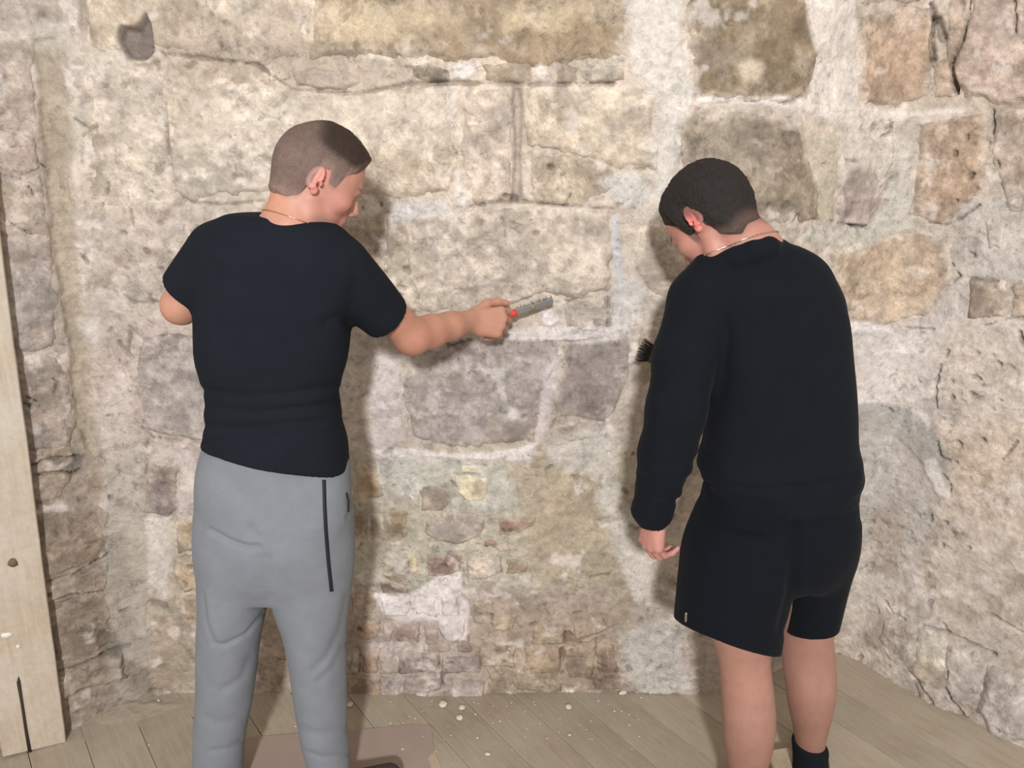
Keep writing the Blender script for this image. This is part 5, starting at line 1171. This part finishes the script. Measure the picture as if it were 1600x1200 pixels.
def plank():
    br = ground(103, 1160); bl = ground(5, 1187); w = br - bl; Wd = np.linalg.norm(w); w /= Wd
    tr = P(0, 370, 2.0); up = tr - br; up /= np.linalg.norm(up); nrm = np.cross(w, up); nrm /= np.linalg.norm(nrm)       # towards the camera
    if nrm[1] > 0: nrm = -nrm
    w = np.cross(up, nrm); w = w if w[0] > 0 else -w
    L = 2.25; th = .020; rr = random.Random(8); bm = bmesh.new(); n = 46; rings = []
    slit = lambda z: .10 < z < .245
    for i in range(n + 1):
        z = L * i / n; j = .0007 * math.sin(z * 9) + rr.uniform(-.0005, .0005); ring = []
        for a, t in ((0, 0), (Wd, 0), (Wd, -th), (0, -th)):
            q = br + up * z - w * (a - (j if a == 0 else -j)) + nrm * (t + (.0 if t else 0)); ring.append(bm.verts.new(q))
        rings.append(ring)
    for i in range(n):
        for k in range(4): bm.faces.new((rings[i][k], rings[i][(k + 1) % 4], rings[i + 1][(k + 1) % 4], rings[i + 1][k]))
    bm.faces.new(rings[0]); bm.faces.new(rings[-1][::-1]); bmesh.ops.recalc_face_normals(bm, faces=bm.faces)
    bmesh.ops.bevel(bm, geom=[e for e in bm.edges if len(e.link_faces) == 2 and e.calc_face_angle(0) > 1.0], offset=.002, segments=1, affect='EDGES')
    me = bpy.data.meshes.new('wooden_plank'); bm.to_mesh(me); bm.free(); org = br.copy()
    root = link('wooden_plank', shift(me, org), M_PLANK); root.location = org
    tag(root, 'pale dusty wooden plank standing upright at the left edge', 'plank')
    # details on its face, placed where they sit on the plank: (across px, py)
    def on(px, py):
        r = ray(px, py); t = ((br - CAMP) @ nrm) / (r @ nrm); return CAMP + r * t
    def patch(name, pts, lift, mat, lab=None):
        V = [on(*p) + nrm * lift - org for p in pts]; c = sum(V) / len(V); F = [(i, (i + 1) % len(V), len(V)) for i in range(len(V))]; V.append(c + nrm * .0006)
        F = np.array([(a, b, c_) for a, b, c_ in F]); me = mesh_np(name, np.array(V), F); o = link(name, me, mat, root); md = o.modifiers.new('t', 'SOLIDIFY'); md.thickness = .0015; md.offset = 0
        if lab: o['label'] = lab
    knot = [(20 + 8 * math.cos(a) * (1 + .15 * math.sin(3 * a)), 879 + 7 * math.sin(a)) for a in np.linspace(0, 6.283, 13)[:-1]]; patch('knot', knot, .0006, M_KNOT, 'dark knot in the wood')
    patch('split', [(26, 1066), (29, 1056), (32, 1064), (37, 1100), (43, 1140), (50, 1176), (44, 1177), (38, 1140), (33, 1104)], .0006, flat_mat('split_shadow', (58, 46, 38), .9), 'dark split at the plank foot')
    M_CH = flat_mat('chalk_scuff', (232, 226, 214), .9)
    patch('scuff', [(2, 990), (14, 988), (22, 991), (12, 998), (2, 996)], .0006, M_CH, 'white scuff'); patch('scuff', [(25, 1008), (30, 1007), (32, 1012), (27, 1014)], .0006, M_CH, 'white scuff')
plank()

def sheet(name, outline, z, th, mat, warp=.002):
    pts = [ground(*p) for p in outline]; bm = bmesh.new(); vs_ = [bm.verts.new((p[0], p[1], z)) for p in pts]; f = bm.faces.new(vs_)
    r = bmesh.ops.extrude_face_region(bm, geom=[f]); bmesh.ops.translate(bm, verts=[v for v in r['geom'] if isinstance(v, bmesh.types.BMVert)], vec=(0, 0, th)); bmesh.ops.recalc_face_normals(bm, faces=bm.faces); bmesh.ops.triangulate(bm, faces=[f for f in bm.faces if len(f.verts) > 4])
    c = sum(pts) / len(pts); c[2] = z; me = bpy.data.meshes.new(name); bm.to_mesh(me); bm.free(); return link(name, shift(me, c), mat, None, c)
M_CARD = flat_mat('dusty_cardboard', (164, 146, 134), .9, 0, 14, .12, .15, 60); M_TORN = flat_mat('torn_cardboard', (184, 166, 144), .9, 0, 60, .15, .3, 120)
mat_ = tag(sheet('cardboard_sheet', [(384, 1154), (464, 1147), (542, 1142), (600, 1138), (645, 1133), (674, 1135), (676, 1158), (679, 1176), (668, 1186), (676, 1206), (690, 1236), (660, 1300), (520, 1310), (372, 1300)], .0012, .0022, M_CARD), 'thin brownish cardboard sheet lying on the floorboards under the grey sweatpants', 'cardboard')
t_ = sheet('torn_edge', [(679, 1176), (684, 1186), (692, 1208), (694, 1236), (688, 1236), (676, 1206), (668, 1186)], .0012, .0014, M_TORN); t_.location -= mat_.location; t_.parent = mat_; t_['label'] = 'torn paler edge'
def offcut():
    q = [P(1203, 1172, 1.862), P(1241, 1163, 1.876)]; a, b = q[0].copy(), q[1].copy(); d = np.array([.02, -.9998, 0]); L = .18; h = .052; q[0][0] -= .010; q[1][0] -= .012; a, b = q[0].copy(), q[1].copy(); bm = bmesh.new(); a[2] = b[2] = 0
    w = b - a; base = [a, b, b + d * L, a + d * L]; lo_ = [bm.verts.new((p[0], p[1], .0005)) for p in base]; hi_ = [bm.verts.new((p[0], p[1], h)) for p in base]
    bm.faces.new(lo_[::-1]); bm.faces.new(hi_)
    for i in range(4): bm.faces.new((lo_[i], lo_[(i + 1) % 4], hi_[(i + 1) % 4], hi_[i]))
    bmesh.ops.recalc_face_normals(bm, faces=bm.faces); bmesh.ops.bevel(bm, geom=list(bm.edges), offset=.003, segments=2, affect='EDGES')
    c = (a + b) / 2 + d * L / 2; me = bpy.data.meshes.new('wood_offcut'); bm.to_mesh(me); bm.free(); tag(link('wood_offcut', shift(me, c), M_OFFCUT, None, c), 'short pale wood offcut on the floor between the bare legs', 'wood block')
offcut()
def dust_heap():
    pts = poly = np.array([ground(*p)[:2] for p in [(112, 1142), (150, 1092), (176, 1070), (250, 1078), (310, 1090), (300, 1108), (250, 1122), (200, 1130), (150, 1150)]])
    lo_ = poly.min(0) - .02; hi_ = poly.max(0) + .02; xs = np.arange(lo_[0], hi_[0], .006); ys = np.arange(lo_[1], hi_[1], .006); X, Y = np.meshgrid(xs, ys, indexing='ij'); x, y = X.ravel(), Y.ravel()
    d = poly_sd(x, y, poly) + .07 * fbm2(x, y, 14, 5, 5, .65); z = .012 * sstep(.0, -.12, d) + .004 * fbm2(x, y, 22, 5, 9, .6) * sstep(.0, -.06, d) - .0012
    F = grid_faces(len(xs), len(ys)); k = (d[F] < .015).any(1); F = F[k]; used, inv = np.unique(F, return_inverse=True); c = np.array([poly[:, 0].mean(), poly[:, 1].mean(), 0])
    o = link('dust_heap', mesh_np('dust_heap', np.stack([x, y, z], -1)[used] - c, inv.reshape(F.shape)), flat_mat('mortar_dust', (166, 154, 136), .95, 0, 60, .18, .5, 90), None, c); tag(o, 'low heap of grey mortar dust in the left corner of the floor', 'dust', kind='stuff')
dust_heap()
M_CRUMB = flat_mat('plaster_crumb', (216, 206, 188), .9, 0, 90, .15, .3, 200)
def crumb(px, py, size, name='plaster_crumb', lab='small pale plaster crumb fallen on the floorboards at the wall foot', grp='plaster crumbs scattered on the floor', seed=0):
    rr = random.Random(seed * 31 + int(px * 7 + py)); g = ground(px, py, 0); s = size * mpp(px, py, g[1]); bm = bmesh.new(); bmesh.ops.create_icosphere(bm, subdivisions=1 if size < 9 else 2, radius=.5)
    sx, sy, sz = s * rr.uniform(.9, 1.15), s * rr.uniform(.7, 1.0), s * rr.uniform(.4, .6)
    for v in bm.verts: v.co = Vector((v.co.x * sx, v.co.y * sy, v.co.z * sz)) * rr.uniform(.82, 1.12)
    zm = min(v.co.z for v in bm.verts); me = bpy.data.meshes.new(name); bm.to_mesh(me); bm.free(); o = link(name, me, M_CRUMB); o.location = (g[0], g[1], -zm * .92 + .0008); o.rotation_euler = (0, 0, rr.uniform(0, 6))
    return tag(o, lab, 'rubble', grp)
BIG = [(692, 1103, 15, 'largest flat plaster chip beside the foot of the whitewashed bricks'), (722, 1108, 11, 'pale plaster chip just right of the largest chip on the floor'), (718, 1124, 12, 'pale plaster chip below two others on the floor near the cardboard'), (892, 1080, 13, 'rounded pale plaster lump against the foot of the wall'), (888, 1107, 11, 'upright pale plaster lump on the floor below the brick corner'), (762, 1180, 9, 'pale plaster chip near the bottom edge right of the cardboard'), (973, 1085, 12, 'pale lump touching the wall foot right of the bricks'), (547, 1103, 12, 'plaster chip on the floor beside the grey trouser leg'), (1370, 1036, 12, 'round white pebble at the foot of the right wall')]
for px, py, s, lab in BIG: crumb(px, py, s, 'plaster_chip', lab, None)
rc = random.Random(21)
for px, py, s in [(743, 1117, 5), (746, 1154, 5), (890, 1150, 6), (876, 1073, 5), (700, 1136, 3), (770, 1131, 3), (781, 1128, 4), (836, 1102, 3), (855, 1155, 4), (610, 1131, 4), (630, 1130, 3), (982, 1133, 3), (935, 1066 + 30, 3), (1002, 1091, 4), (875, 1124, 3), (800, 1172, 3), (661, 1152, 4), (629, 1172, 6), (705, 1150, 3), (824, 1140, 3), (770, 1104, 3), (660, 1112, 3), (462, 1136, 5), (408, 1142, 4), (846, 1118, 3), (916, 1141, 3), (741, 1098, 3), (960, 1112, 4), (233, 1165, 4), (248, 1096, 5), (1430, 1086, 4), (1400, 1062, 4), (575, 1110, 3), (640, 1120, 3)] + [(rc.uniform(600, 1000), 1096 + 90 * rc.random() ** 1.6, rc.uniform(2, 3.4)) for _ in range(36)]: crumb(px, py, s)
